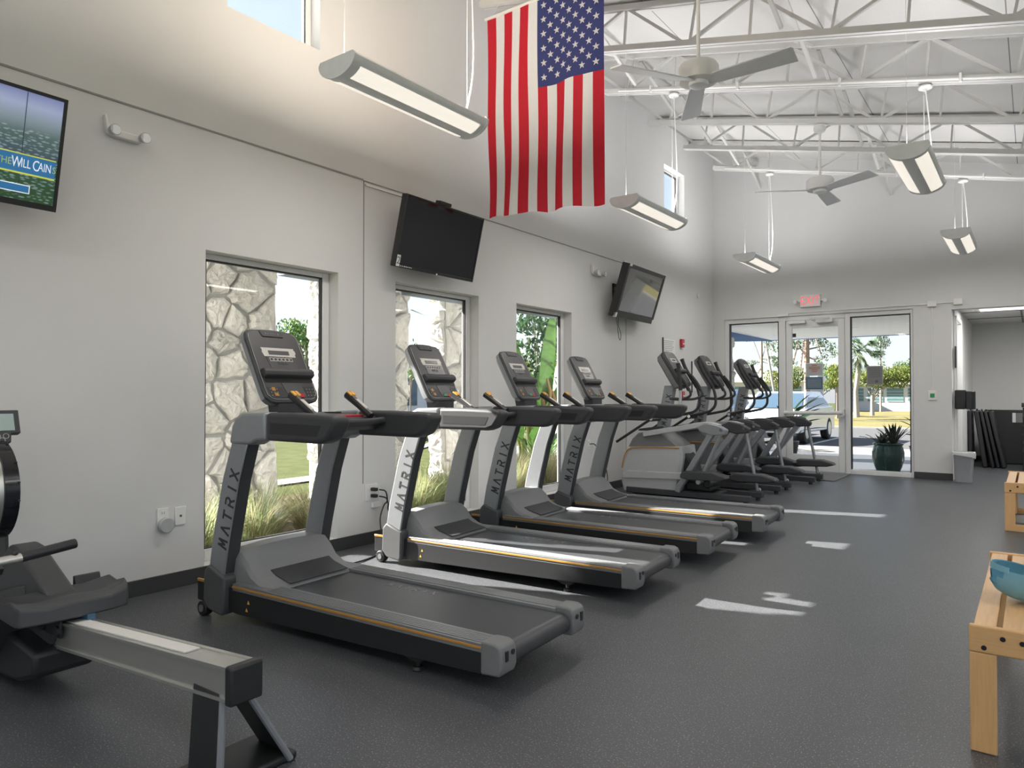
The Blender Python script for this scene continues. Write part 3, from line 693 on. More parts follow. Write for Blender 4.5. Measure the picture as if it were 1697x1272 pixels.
# ------------------------------------------------------------------ treadmills (u = away from the wall, w = across, z up)
def make_treadmill(rot_console=0):
    r = thing('treadmill', '', 'treadmill', group='treadmills in a row at the windows')
    up = 'silver'
    # base frame
    mb = MB()
    for s in (-1, 1): mb.prism([(.0, .075), (.0, .19), (2.05, .19), (2.05, .085), (1.4, .070), (.36, .05), (.30, .06)], 'y', s*.345 - .012, s*.345 + .012)
    mb.box((.28, -.333, .09), (2.0, .333, .165)); mb.box((.02, -.333, .09), (.28, .333, .16))
    mb.obj('frame', 'black', r, bev=.004)
    # belt loop over rollers
    rr = .048; pr = [(.56, .198)]
    for k in range(9): a = PI/2 - PI*k/8; pr.append((2.075 + rr*math.cos(a), .150 + rr*math.sin(a)))
    pr += [(.56, .102)]
    b = MB().prism(pr, 'y', -.236, .236).obj('running_belt', 'belt', r)
    strokes('MATRIX', 'letter_g', b, (1.02, .13, .1985), (1, 0, 0), (0, 1, 0), .045, .062)
    for s in (-1, 1):
        mb = MB(); mb.box((.33, min(s*.238, s*.358), .175), (2.04, max(s*.238, s*.358), .214))
        for k in range(6): w = s*(.262 + k*.016); mb.box((.62, w - .0045, .214), (2.03, w + .0045, .2185))
        sr = mb.obj('side_rail', 'rail', r, bev=.003)
        mb = MB(); mb.box((.33, s*.358 - .004, .190), (2.04, s*.358 + .004, .202)); mb.box((0, s*.354 - .006, .182), (.10, s*.354 + .006, .198)); mb.obj('accent_stripe', 'gold', sr, bev=.002)
        mb = MB(); sec = [(2.03, .088), (2.03, .226), (2.10, .226), (2.125, .215), (2.135, .19), (2.138, .125), (2.125, .092)]
        mb.prism(sec, 'y', s*.248, s*.366); ec = mb.obj('end_cap', 'grey', r, bev=.010, seg=3)
        mb = MB(); mb.cbox((2.1375, s*.325, .172), (.006, .020, .042)); mb.cyl((2.134, s*.28, .180), (2.1405, s*.28, .180), .012, 12); mb.obj('bolt_holes', 'black', ec)
        # rear foot with its bracket
        mb = MB(); mb.prism([(1.50, .09), (1.72, .09), (1.66, .045), (1.60, .045)], 'y', s*.30 - .02, s*.30 + .02); mb.cyl((1.63, s*.30, .046), (1.63, s*.30, .016), .010, 10); mb.lathe([(0, 0), (.028, 0), (.03, .006), (.022, .018), (0, .02)], c=(1.63, s*.30, .001)); mb.obj('levelling_foot', 'black', r)
        # transport wheel, boot, upright
        mb = MB(); mb.tube([(.082, s*.335, .044), (.082, s*.385, .044)], .043, 20); wh = mb.obj('transport_wheel', 'black', r, bev=.006)
        MB().cyl((.082, s*.385, .044), (.082, s*.390, .044), .020, 14).obj('wheel_hub', 'grey', wh)
        MB().prism([(.150, .050), (.104, .098), (.112, .262), (.150, .302), (.30, .245), (.292, .055), (.275, .032)], 'y', min(s*.275, s*.392), max(s*.275, s*.392)).obj('upright_boot', 'boot', r, bev=.012, seg=3)
        ul = [(.128, .25), (.165, .45), (.255, .79), (.338, 1.00), (.480, 1.00), (.404, .79), (.318, .45), (.278, .25)]
        u = MB().prism(ul, 'y', min(s*.290, s*.374), max(s*.290, s*.374)).obj('upright', up, r, bev=.010)
        MB().prism([(p[0] + (.003 if i < 4 else .0035), p[1]) for i, p in enumerate([(.40, .79), (.476, 1.0), (.479, 1.0), (.404, .79), (.318, .45), (.278, .26), (.275, .26), (.314, .45)])], 'y', min(s*.296, s*.368), max(s*.296, s*.368)).obj('inner_face', 'dark', u, smooth=False)
        if s == -1:
            d = Vector((.245, 0, .95)).normalized(); d = Vector((.255 - .165, 0, .79 - .45)).normalized()
            strokes('MATRIX', 'letter', u, Vector((.292, -.3745, .40)), d, Vector((-d.z, 0, d.x)), .070, .080, w=.60, sw=.17)
        # elbow and handrail
        el = [(.330, .985), (.352, 1.085), (.385, 1.130), (.44, 1.155), (.64, 1.162), (.64, 1.012), (.565, 1.006), (.520, .985)]
        MB().prism(el, 'y', min(s*.280, s*.388), max(s*.280, s*.388)).obj('elbow', 'silver', r, bev=.018, seg=3)
        e = 1.17 if s < 0 else 1.22
        hr = MB().prism([(.642, 1.012), (.642, 1.160), (.85, 1.160), (e - .04, 1.152), (e, 1.140), (e - .01, 1.10), (e - .06, 1.03), (e - .12, 1.010)], 'y', min(s*.272, s*.384), max(s*.272, s*.384)).obj('handrail', 'dark', r, bev=.022, seg=4)
        mb = MB(); a, bb = (.68, 1.03); mb.prism([(a, 1.05), (a, 1.108), (e - .10, 1.102), (e - .13, 1.046)], 'y', s*.384 - .001, s*.384 + .0015); mb.obj('rail_inset', 'black', hr, smooth=False)
        # lever with amber buttons
        p0 = Vector((.83, s*.20, 1.13)); p1 = Vector((.63, s*.205, 1.255)); lv = MB().tube([p0, p0.lerp(p1, .5), p1], [.021, .020, .026], 10).obj('control_lever', 'black', r)
        q = (p1 - p0).normalized(); nn = Vector((-q.z, 0, q.x)); nn = nn if nn.z > 0 else -nn
        mb = MB(); c = p1 - q*.025 + nn*.020
        for t in (-1, 1):
            cc = c + Vector((0, t*.012, 0)); mb.add([cc + q*a_ + Vector((0, b_, 0)) + nn*h_ for a_, b_, h_ in ((-.024,-.010,0),(.024,-.010,0),(.024,.010,0),(-.024,.010,0),(-.02,-.008,.008),(.02,-.008,.008),(.02,.008,.008),(-.02,.008,.008))], [(0,3,2,1),(4,5,6,7),(0,1,5,4),(1,2,6,5),(2,3,7,6),(3,0,4,7)])
        mb.obj('lever_buttons', 'amber', lv, bev=.002)
        mb = MB(); c = p0.lerp(p1, .45) + nn*.019
        mb.add([c + q*a_ + Vector((0, b_, 0)) + nn*h_ for a_, b_, h_ in ((-.055,-.012,0),(.05,-.012,0),(.05,.012,0),(-.055,.012,0),(-.05,-.010,.004),(.045,-.010,.004),(.045,.010,.004),(-.05,.010,.004))], [(0,3,2,1),(4,5,6,7),(0,1,5,4),(1,2,6,5),(2,3,7,6),(3,0,4,7)]); mb.obj('pulse_plate', 'dispw', lv)
    # cross tube, dash tray, cup holders
    MB().tube(smooth_path([(.86, -.275, 1.105), (.84, -.15, 1.10), (.83, 0, 1.10), (.84, .15, 1.10), (.86, .275, 1.105)], 4), .019, 12).obj('cross_tube', 'dark', r)
    d = MB().prism([(.36, 1.06), (.37, 1.135), (.45, 1.15), (.80, 1.125), (.83, 1.08), (.78, 1.05), (.45, 1.04)], 'y', -.285, .285).obj('dash_tray', 'silver' if 0 else 'dark', r, bev=.015, seg=3)
    for s in (-1, 1): MB().lathe([(.045, 0), (.052, 0), (.052, .006), (.045, .006)], c=(.50, s*.205, 1.145), seg=24).obj('cup_holder', 'black', d)
    mb = MB(); mb.prism(rrect(.075, .20, .03, ox=.74, oy=.11), 'z', 1.118, 1.140); mb.obj('emergency_stop', 'red', d, bev=.006)
    mb = MB(); mb.box((.60, -.16, 1.13), (.70, -.07, 1.150)); mb.obj('safety_clip', 'red', d, bev=.008)
    # console
    MB().prism([(.40, 1.12), (.40, 1.22), (.33, 1.30), (.28, 1.26), (.31, 1.12)], 'y', -.11, .11).obj('console_neck', 'dark', r, bev=.012)
    Xc, Yc = Vector((0, 1, 0)), Vector((-.24, 0, .445)).normalized(); Zc = Xc.cross(Yc)
    Mx = Matrix((Xc, Yc, Zc)).transposed().to_4x4(); Mx.translation = Vector((.29, 0, 1.428))
    W, H = .385, .50
    out = [(-.135, -.25), (.135, -.25), (.165, -.242), (.19, -.215), (.195, -.17), (.193, .19), (.185, .222), (.16, .240), (.08, .250), (0, .253), (-.08, .250), (-.16, .240), (-.185, .222), (-.193, .19), (-.195, -.17), (-.19, -.215), (-.165, -.242)]
    c = MB().prism(out, 'z', -.020, 0).obj('console', 'dark', r, bev=.010, seg=3); c.matrix_local = Mx
    MB().loft([[Vector((p[0]*k, p[1]*k2, z)) for p in out] for k, k2, z in ((.985, .985, -.02), (.97, .965, -.055), (.80, .85, -.085))]).obj('console_back', 'silver', c)
    MB().prism([(p[0]*.91, p[1]*.93 + .004) for p in out], 'z', 0, .003).obj('face_panel', 'dark2', c)
    MB().prism([(-.075, .195), (.075, .195), (.088, .236), (-.088, .236)], 'z', .003, .008).obj('brand_panel', 'dark', c, bev=.003)
    strokes('MATRIX', 'letter_g', c, (-.052, .209, .008), (1, 0, 0), (0, 1, 0), .013, .018)
    ds = MB().prism([(-.118, .118), (-.112, .098), (-.118, .092), (-.108, .058), (.118, .058), (.118, .075), (.126, .082), (.126, .100), (.118, .108), (.120, .118)], 'z', .003, .0055).obj('display_surround', 'dispw', c, smooth=False)
    MB().box((-.072, .071, .0055), (.075, .098, .0075)).obj('display', 'display', ds, smooth=False)
    MB().prism([(-.098, .056), (.122, .056), (.124, -.022), (-.085, -.022)], 'z', .003, .005).obj('key_field', 'display', c, smooth=False)
    mb = MB()
    for k in range(6): x = -.066 + k*.028; mb.box((x - .0115, .026, .005), (x + .0115, .050, .0065))
    k1 = mb.obj('program_keys', 'dispw', c, smooth=False); mb = MB()
    for k in range(6): x = -.066 + k*.028; mb.box((x - .008, .030, .0065), (x + .008, .046, .0075))
    mb.obj('program_symbols', 'letter', k1, smooth=False); mb = MB()
    for k in range(3): mb.box((-.02 + k*.026 - .009, .004, .005), (-.02 + k*.026 + .009, .018, .0062))
    mb.obj('small_keys', 'letter', c, smooth=False)
    MB().prism([(-.030, .002), (-.030, .022), (-.085, .038), (-.105, .022), (-.105, .002)], 'x', -.165, .192).obj('reading_ledge', 'dark', c, bev=.008) if 0 else MB().prism([(-.030, .001), (-.034, .030), (-.060, .042), (-.084, .034), (-.092, .001)], 'x', -.168, .190).obj('reading_ledge', 'dark', c, bev=.006)
    MB().box((-.160, -.116, .003), (.182, -.093, .006)).obj('ledge_slot', 'black', c, smooth=False)
    MB().prism([(-.055, -.120), (.085, -.120), (.100, -.215), (-.03, -.215)], 'z', .003, .005).obj('lower_screen', 'display', c, smooth=False)
    for s in (-1, 1):
        p = [(-.165, -.150), (-.058, -.150), (-.036, -.218), (-.15, -.218)] if s < 0 else [(.092, -.145), (.168, -.145), (.168, -.218), (.106, -.218)]
        kp = MB().prism(p, 'z', .003, .0045).obj('keypad', 'letter', c, smooth=False); mb = MB()
        for i in range(3):
            for j in range(3): x = (-.145 if s < 0 else .115) + i*.022; y = -.162 - j*.021; mb.box((x - .004, y - .003, .0045), (x + .004, y + .003, .0053))
        mb.obj('key_marks', 'letter_g', kp, smooth=False)
        mb = MB(); mb.cbox((-.125, -.162, .0055), (.024, .022, .002)); mb.cbox((-.115, -.198, .0055), (.026, .02, .002)); 
        if s < 0: mb.obj('adjust_keys', 'gold', kp, smooth=False)
    MB().box((-.012, -.216, .005), (.035, -.196, .009)).obj('start_button', 'green', c, bev=.002); MB().box((.04, -.220, .005), (.080, -.194, .009)).obj('stop_button', 'red', c, bev=.002)
    mb = MB(); pp = [Vector((p[0]*.915, p[1]*.935 + .004, .003)) for p in out]; mb.tube(pp[12:] + pp[:8], .0018, 5); mb.obj('bezel_line', 'silver_l', c)
    # motor hood with a crowned, hollow rear face
    pr = [(.06, .10), (.075, .25), (.15, .35), (.25, .400), (.33, .395), (.385, .345), (.43, .285), (.50, .248), (.60, .222), (.62, .20), (.62, .10)]
    rings = []
    for w, k in ((-.315, .80), (-.30, .92), (-.25, .97), (-.12, 1.0), (0, 1.01), (.12, 1.0), (.25, .97), (.30, .92), (.315, .80)):
        rings.append([Vector((p[0] if k > .9 else p[0]*.97 + .01, w, .10 + (p[1] - .10)*k)) for p in pr])
    MB().loft(rings).obj('motor_hood', 'hood', r)
    MB().prism([(.455, .275), (.50, .252), (.60, .227), (.62, .224), (.62, .219), (.50, .246), (.45, .27)], 'y', -.20, .22).obj('hood_step_mat', 'dark', r)
    # warning stickers
    mb = MB()
    for x, z in ((.47, .130), (.455, .088)): mb.prism([(x - .010, z - .009), (x + .010, z - .009), (x, z + .010)], 'y', -.3590, -.3573)
    mb.obj('warning_sticker', 'amber', r, smooth=False)
    return r
T0 = make_treadmill(); T0.location = (.60, 2.608, 0); T0.rotation_euler.z = .0436
T0['label'] = 'treadmill nearest the camera, in shade before the first window, amber stripe along its side'
for x, y, a, lab in ((.46, 4.10, .056, 'second treadmill from the camera, before the middle window, its silver post sunlit'),
                     (.47, 5.238, .064, 'third treadmill from the camera, before the window full of banana leaves'),
                     (.53, 6.346, .052, 'fourth and farthest treadmill, right next to the ellipticals')):
    t = copy_tree(T0); t.location = (x, y, 0); t.rotation_euler.z = a; t['label'] = lab

# ------------------------------------------------------------------ ellipticals
def make_elliptical(variant, body='silver_l'):
    r = thing('elliptical_trainer', '', 'elliptical trainer', group='elliptical trainers next to the exit door')
    # shroud
    lo = [(.03, .05), (.0, .16), (.01, .34), (.06, .50), (.13, .60), (.82, .63), (.84, .50), (.80, .25), (.78, .05)]
    MB().loft([[Vector((p[0]*k + .40*(1-k), w, p[1])) for p in lo] for w, k in ((-.235, .90), (-.20, .98), (0, 1), (.20, .98), (.235, .90))]).obj('lower_shroud', body, r)
    hi = [(.085, .60), (.14, .70), (.22, .775), (.42, .80), (.56, .79), (.72, .69), (.82, .60)]
    MB().loft([[Vector((p[0]*k + .45*(1-k), w, .59 + (p[1]-.59)*k2)) for p in hi] for w, k, k2 in ((-.225, .90, .86), (-.17, .98, .97), (0, 1, 1), (.17, .98, .97), (.225, .90, .86))]).obj('upper_shroud', 'grey', r)  # upper part coloured grey for the shade that falls on it
    mb = MB(); mb.tube(smooth_path([(.03, -.236, .33), (.07, -.242, .48), (.14, -.243, .575), (.30, -.242, .60), (.60, -.242, .610), (.80, -.240, .61)], 5), .008, 8); mb.obj('accent_stripe', 'gold', r)
    MB().prism([(.22, .80), (.235, .825), (.50, .86), (.52, .84), (.42, .80)], 'y', -.17, .17).obj('top_tray', 'dark', r, bev=.006)
    mb = MB(); mb.prism([(.82, .06), (.80, .58), (.90, .45), (.98, .12), (.96, .06)], 'y', -.15, .15); mb.obj('drive_cover', 'black', r, bev=.02)
    # base
    for s in (-1, 1):
        b = MB().box((.10, s*.225 - .035, .035), (1.64, s*.225 + .035, .105)).obj('base_rail', 'dark', r, bev=.008)
        mb = MB()
        for x in (.2, 1.58): mb.lathe([(0, 0), (.026, 0), (.026, .03), (.012, .036), (0, .036)], c=(x, s*.225, .001))
        mb.obj('rubber_foot', 'black', b)
    mb = MB()
    for x in (.16, 1.15): mb.box((x, -.2, .045), (x + .08, .2, .095))
    mb.obj('base_crossbar', 'dark', r, bev=.006)
    # post with lettering, console
    pu = [(.40, .76), (.52, 1.36), (.645, 1.36), (.545, .76)]
    p = MB().prism(pu, 'y', -.055, .055).obj('console_post', 'silver', r, bev=.010)
    d = Vector((.11, 0, .60)).normalized(); strokes('MATRIX', 'letter', p, Vector((.545, -.0555, .87)), d, Vector((-d.z, 0, d.x)), .06, .068, w=.60, sw=.17)
    Xc, Yc = Vector((0, 1, 0)), Vector((-.26, 0, .43)).normalized(); Zc = Xc.cross(Yc)
    Mx = Matrix((Xc, Yc, Zc)).transposed().to_4x4(); Mx.translation = Vector((.675, 0, 1.575))
    out = [(-.12, -.245), (.12, -.245), (.15, -.235), (.165, -.20), (.168, .19), (.155, .225), (.12, .242), (0, .252), (-.12, .242), (-.155, .225), (-.168, .19), (-.165, -.20), (-.15, -.235)]
    c = MB().prism(out, 'z', -.05, 0).obj('console', 'dark', r, bev=.012, seg=3); c.matrix_local = Mx
    MB().loft([[Vector((q[0]*k, q[1]*k2, z)) for q in out] for k, k2, z in ((.985, .985, -.05), (.97, .965, -.10), (.80, .85, -.13))]).obj('console_back', 'grey', c)
    MB().prism([(q[0]*.90, q[1]*.93) for q in out], 'z', 0, .004).obj('face_panel', 'dark2', c)
    ds = MB().box((-.075, .085, .004), (.085, .140, .006)).obj('display_surround', 'dispw', c, smooth=False); MB().box((-.045, .10, .006), (.055, .124, .008)).obj('display', 'display', ds, smooth=False)
    MB().box((-.045, .212, .004), (.045, .222, .006)).obj('brand_plate', 'letter_g', c, smooth=False)
    MB().prism([(-.02, .001), (-.024, .03), (-.05, .042), (-.074, .034), (-.08, .001)], 'x', -.14, .14).obj('reading_ledge', 'black', c, bev=.005)
    MB().box((-.13, -.215, .004), (.13, -.10, .007)).obj('lower_screen', 'display', c, smooth=False)
    # pivots, arms and handles
    pv = MB().cyl((.45, -.275, .955), (.45, .275, .955), .034, 16).obj('pivot_shaft', 'dark', r)
    for s in (-1, 1): MB().cyl((.45, s*.275, .955), (.45, s*.283, .955), .022, 12).obj('pivot_cap', 'chrome', pv)
    for s in (-1, 1):  # first machine's near arms get a pale colour for the sun on them
        y = s*.262; arm = MB().tube([(.44, y, .95), (-.03, y, .655)], .017, 10).obj('link_arm', 'black', r)
        lean = [(.52, .985), (.66, 1.005), (.77, 1.04), (.835, 1.14), (.80, 1.34), (.66, 1.56), (.60, 1.70)]
        straight = [(.52, .985), (.66, .99), (.77, 1.02), (.83, 1.10), (.845, 1.30), (.83, 1.48), (.815, 1.62)]
        pts = straight if (variant == 0 and s < 0) else lean
        n = len(pts); P3 = [(a, y + s*.05*min(1, i/2), z) for i, (a, z) in enumerate(pts)]
        P3[0] = (.46, y, .965)
        h = MB().tube(smooth_path(P3, 6), .018, 12).obj('moving_handle', 'silver_l' if (variant == 0 and s < 0) else 'dark', r)
        g = MB().tube(smooth_path(P3[-3:], 6), [.0225]*11 + [.024, .028], 12).obj('grip', 'black', h)
        # fixed handle
        f = MB().tube(smooth_path([(.60, s*.05, 1.20), (.72, s*.11, 1.19), (.84, s*.17, 1.20), (.92, s*.185, 1.26), (.84, s*.19, 1.40), (.76, s*.19, 1.50)], 5), .016, 10).obj('fixed_handle', 'dark', r)
        MB().tube(smooth_path([(.90, s*.19, 1.30), (.84, s*.192, 1.40), (.76, s*.192, 1.50)], 5), .021, 10).obj('pulse_grip', 'black', f)
        # knee linkage: arm from the shroud to the knee, leg tubes and gusset
        yk = s*.245; ph = 0 if s < 0 else .10; sec = [(-.032, -.042), (.032, -.042), (.032, .042), (-.032, .042)]
        MB().tube(smooth_path([(.34, yk, .765), (.80, yk, .845), (1.12 + ph, yk, .90), (1.30 + ph, yk, .875)], 5), 1, sec=sec, up=(0, 1, 0)).obj('swing_arm', ('silver_l' if s < 0 else 'silver') if variant == 0 else 'dark', r, bev=.008)
        k = MB().prism([(1.02 + ph, .87), (1.14 + ph, .925), (1.28 + ph, .90), (1.385 + ph, .845), (1.37 + ph, .79), (1.22 + ph, .775), (1.08 + ph, .815)], 'y', yk - .05, yk + .05).obj('knee_gusset', 'silver' if variant == 0 and s < 0 else 'dark', r, bev=.012)
        MB().cyl((1.325 + ph, yk - .056, .845), (1.325 + ph, yk + .056, .845), .018, 14).obj('knee_bolt', 'chrome', k)
        MB().tube([(1.20 + ph, yk, .80), (.86, yk, .235), (.80, yk, .15), (.785, yk, .09)], 1, sec=sec, up=(0, 1, 0)).obj('front_leg', 'silver', r, bev=.008)
        e = (1.06, .235) if s < 0 else (1.56, .11)
        rl = MB().tube([(1.325 + ph, yk + s*.02, .82), (e[0], yk + s*.02, e[1])], .020, 12).obj('drop_link', 'silver', r)
        MB().cyl((e[0], yk + s*.055 - .02, e[1]), (e[0], yk + s*.055 + .02, e[1]), .030, 16).obj('link_roller', 'alu', rl)
        # pedal arm and pedal
        zp = .30 if s < 0 else .25; up0 = .90 if s < 0 else 1.30
        pa = MB().prism([(.05, .205), (.04, .27), (.12, .305), (up0, zp + .02), (up0 + .2, zp - .03), (up0, zp - .06)], 'y', yk - .03 - s*.02, yk + .03 - s*.02).obj('pedal_arm', 'silver_l' if s < 0 else 'dark', r, bev=.008)
        pd = MB().prism([(up0 - .05, zp + .02), (up0, zp + .055), (up0 + .33, zp + .06), (up0 + .47, zp + .02), (up0 + .50, zp - .01), (up0 + .40, zp - .035), (up0 + .05, zp - .05), (up0 - .06, zp - .03)], 'y', yk - .085 + s*.02, yk + .085 + s*.02).obj('pedal', 'dark', pa, bev=.018, seg=3)
    mb = MB(); mb.cbox((1.0, 0, .16), (.30, .34, .10)); mb.cyl((1.12, -.2, .2), (1.12, .2, .2), .05, 14); mb.obj('crank_assembly', 'black', r, bev=.015)
    return r
E0 = make_elliptical(0); E0.location = (.30, 8.28, 0); E0['label'] = 'elliptical trainer next to the fourth treadmill, its pale shroud in patchy sun'
E1 = make_elliptical(1, 'grey')
E1.location = (.31, 9.43, 0); E1['label'] = 'middle elliptical trainer, its console against the framed white wall paper'
E2 = copy_tree(E1); E2.location = (.42, 10.68, 0); E2['label'] = 'elliptical trainer nearest the exit door, seen against the glass'

# ------------------------------------------------------------------ rowing machine
RW = thing('rowing_machine', 'rowing machine with long aluminium rail and black seat, cut off by the picture edge', 'rowing machine', (1.4, 1.32, 0))
def rz(x): return .404 - .073 * (2.494 - x)        # rail top height
o0 = Vector((1.4, 1.32, 0))
def rl(p): return Vector(p) - o0
def rprism(name, pts, y0, y1, m, par=None, bev=.004, seg=2): return MB().prism([(p[0] - 1.4, p[1]) for p in pts], 'y', y0 - 1.32, y1 - 1.32).obj(name, m, par or RW, bev=bev, seg=seg)
rail = rprism('rail', [(.55, rz(.55) - .10), (.55, rz(.55)), (2.49, rz(2.49)), (2.49, rz(2.49) - .10)], 1.278, 1.362, 'alu')
mb = MB()
for y0, y1, dz in ((1.268, 1.284, 0), (1.356, 1.372, 0)): mb.prism([(.9 - 1.4, rz(.9) - .006), (.9 - 1.4, rz(.9) + .004), (2.49 - 1.4, rz(2.49) + .004), (2.49 - 1.4, rz(2.49) - .006)], 'y', y0 - 1.32, y1 - 1.32)
for y0, y1 in ((1.268, 1.284), (1.356, 1.372)): mb.prism([(.9 - 1.4, rz(.9) - .106), (.9 - 1.4, rz(.9) - .096), (2.49 - 1.4, rz(2.49) - .096), (2.49 - 1.4, rz(2.49) - .106)], 'y', y0 - 1.32, y1 - 1.32)
mb.obj('rail_flange', 'alu', rail)
mb = MB(); mb.prism([(.95 - 1.4, rz(.95) + .001), (.95 - 1.4, rz(.95) + .006), (2.2 - 1.4, rz(2.2) + .006), (2.2 - 1.4, rz(2.2) + .001)], 'y', -.028, .028); mb.obj('seat_track', 'steel_white', rail)
rprism('rail_end_cap', [(2.485, .29), (2.485, .412), (2.505, .418), (2.522, .412), (2.52, .292)], 1.262, 1.378, 'black', bev=.008, seg=3)
# rear leg: pressed steel A-frame
for s in (-1, 1):
    MB().prism([(.865, .31), (1.005, .31), (1.05 + .02, .02), (.80, .02)], 'y', -.004 + s*.05, .004 + s*.05).obj('rear_leg', 'dark', RW, bev=.003) if 0 else None
for s in (-1, 1):
    mb = MB(); q = .055 if s < 0 else .21; a = Vector((.89, s*.036, .31)); b = Vector((.89, s*q, .012)); c = Vector((1.055, s*q, .012)); d = Vector((1.045, s*.036, .31)); n = Vector((0, s*.01, 0))
    mb.add([a, b, c, d, a + n, b + n, c + n, d + n], [(0,1,2,3),(7,6,5,4),(0,4,5,1),(1,5,6,2),(2,6,7,3),(3,7,4,0)])
    lg = mb.obj('rear_leg', 'black', RW); MB().tube([d + Vector((0, 0, 0)), c], .012, 8).obj('leg_edge', 'silver', lg)
MB().box((.83, -.24, .001), (1.055, .24, .03)).obj('rear_foot', 'black', RW, bev=.01)
# seat, on its carriage
xs = 1.20 - 1.4; zs = rz(1.2)
rings = []
for y, zo, dx in ((-.225, .012, .09), (-.21, .0, .125), (-.12, -.012, .145), (0, -.004, .15), (.12, -.012, .145), (.195, .006, .125), (.215, .018, .09)):
    rings.append([Vector((xs - dx, y, zs + .045)), Vector((xs + dx + .015, y, zs + .035)), Vector((xs + dx + .005, y, zs + .105 + zo)), Vector((xs + dx*.75, y, zs + .125 + zo)), Vector((xs, y, zs + .105 + zo)), Vector((xs - dx*.8, y, zs + .118 + zo)), Vector((xs - dx, y, zs + .09 + zo))])
sm = MB().loft(rings).obj('seat', 'dark', RW, bev=.010, seg=3)
mb = MB(); mb.cbox((xs, 0, zs + .03), (.20, .16, .03)); mb.cbox((xs + .03, -.055, zs - .015), (.16, .012, .07)); mb.cbox((xs + .03, .055, zs - .015), (.16, .012, .07)); mb.obj('seat_carriage', 'black', sm, bev=.004)
for dx, s in ((-.05, -1), (.09, -1), (-.05, 1), (.09, 1)): MB().cyl((xs + dx, s*.056, zs - .02), (xs + dx, s*.072, zs - .02), .022, 14).obj('seat_roller', 'black', sm)
MB().box((xs + .02, .02, zs + .0065), (xs + .17, .05, zs + .04)).obj('carriage_label', 'noticeb', sm)
# front leg, footboard tower, flywheel cage, monitor, handle
mb = MB(); mb.prism([(-.80, .05), (-.76, .48), (-.64, .575), (-.56, .565), (-.19, .395), (-.16, .25), (-.30, .06)], 'y', -.06, .06); mb.obj('front_tower', 'dark', RW, bev=.015)
MB().box((-.95, -.30, .001), (-.85, .30, .05)).obj('front_foot', 'black', RW, bev=.012)
mb = MB(); mb.prism([(-.86, .05), (-.78, .26), (-.55, .26), (-.13, .21), (-.14, .11), (-.30, .06), (-.60, .04)], 'y', -.14, .10); mb.obj('front_housing', 'black', RW, bev=.02)
for s in (-1, 1):
    mb = MB(); mb.prism([(-.52, .17), (-.34, .39), (-.315, .38), (-.48, .15)], 'y', s*.15 - .065, s*.15 + .065); fp = mb.obj('footplate', 'dark', RW, bev=.006)
    MB().prism([(-.36, .40), (-.36, .445), (-.345, .445), (-.325, .39)], 'y', s*.15 - .055, s*.15 + .055).obj('toe_strap_plate', 'black', fp, bev=.004)
cx, cz, Rr = .47 - 1.4, .80, .235
rings = []
for y in (-.222, .008): MB().prism([(-.99, .05), (-.965, .80), (-.90, .80), (-.84, .05)], 'y', y, y + .014).obj('cage_support', 'dark', RW, bev=.004)
MB().prism([(-.92, .26), (-.92, .36), (-.5, .42), (-.5, .28)], 'y', -.03, .03).obj('cage_strut', 'dark', RW, bev=.006)
def ring40(y, k): return [Vector((cx + Rr*k*math.cos(2*PI*i/40), y - .10, cz + Rr*k*math.sin(2*PI*i/40))) for i in range(40)]
fw = MB().loft([ring40(-.10, .80), ring40(-.095, .965), ring40(.095, .965), ring40(.10, .80)]).obj('flywheel_cage', 'alu', RW)
for y in (-.085, .075): MB().loft([ring40(y - .035, .93), ring40(y - .03, 1.0), ring40(y + .03, 1.0), ring40(y + .035, .93)]).obj('cage_rim', 'black_gloss', fw)
MB().lathe([(0, 0), (Rr*.80, 0), (Rr*.80, .006), (0, .006)], seg=40, T=Matrix.Translation((cx, -.226, cz)) @ Matrix.Rotation(PI/2, 4, 'X') @ Matrix.Translation((0, 0, -.003))).obj('flywheel_disc', 'alu', fw)
for a in (.20, -.16, .62, 1.2): MB().ball((cx + Rr*1.01*math.cos(a), .0, cz + Rr*1.01*math.sin(a)), .006, 8).obj('cage_clip', 'black', fw)
T = Matrix.Translation((-.93, -.02, 1.06)) @ Matrix.Rotation(math.radians(-18), 4, 'Y')
ar = MB().tube([(-.90, -.02, .62), (-1.0, -.02, .95), (-.95, -.02, 1.03)], .016, 10).obj('monitor_arm', 'black', RW)
mo = MB().prism([(-.10, -.045), (.055, -.045), (.06, .0), (.10, .0), (.10, .12), (-.10, .12)], 'x', -.02, .02, T=T).obj('monitor', 'dark', RW, bev=.005)
MB().box((.0205, -.085, .015), (.0225, .075, .10), T=T).obj('screen', 'lcd', mo, smooth=False)
mb = MB()
for y, z in ((.0, -.012), (.035, -.012), (.018, -.032)): mb.tube([T @ Vector((.0205, y + .012*math.cos(2*PI*k/14), z + .012*math.sin(2*PI*k/14))) for k in range(15)], .0014, 5)
mb.obj('monitor_buttons', 'silver_l', mo)
hx, hy, hz = 1.20 - 1.4, 1.15 - 1.32, .60
h = MB().tube([(hx, -.29, hz - .012), (hx, -.16, hz - .004)], .019, 12).obj('handle', 'alu', RW)
for a, b in (((hx, -.165, hz - .004), (hx - .008, .045, hz + .018)), ((hx, -.285, hz - .012), (hx - .01, -.48, hz + .004))): MB().tube([a, (Vector(a) + Vector(b)) / 2, b], [.020, .021, .021], 14).obj('grip', 'vinyl', h, bev=.004)
MB().ball((hx, -.185, hz + .014), .012, 8).obj('chain_bolt', 'black', h)
MB().prism([(-.50, .50), (-.17, .545), (-.15, .575), (-.18, .585), (-.50, .57)], 'y', -.36, -.235).obj('handle_rest', 'black', RW, bev=.006)

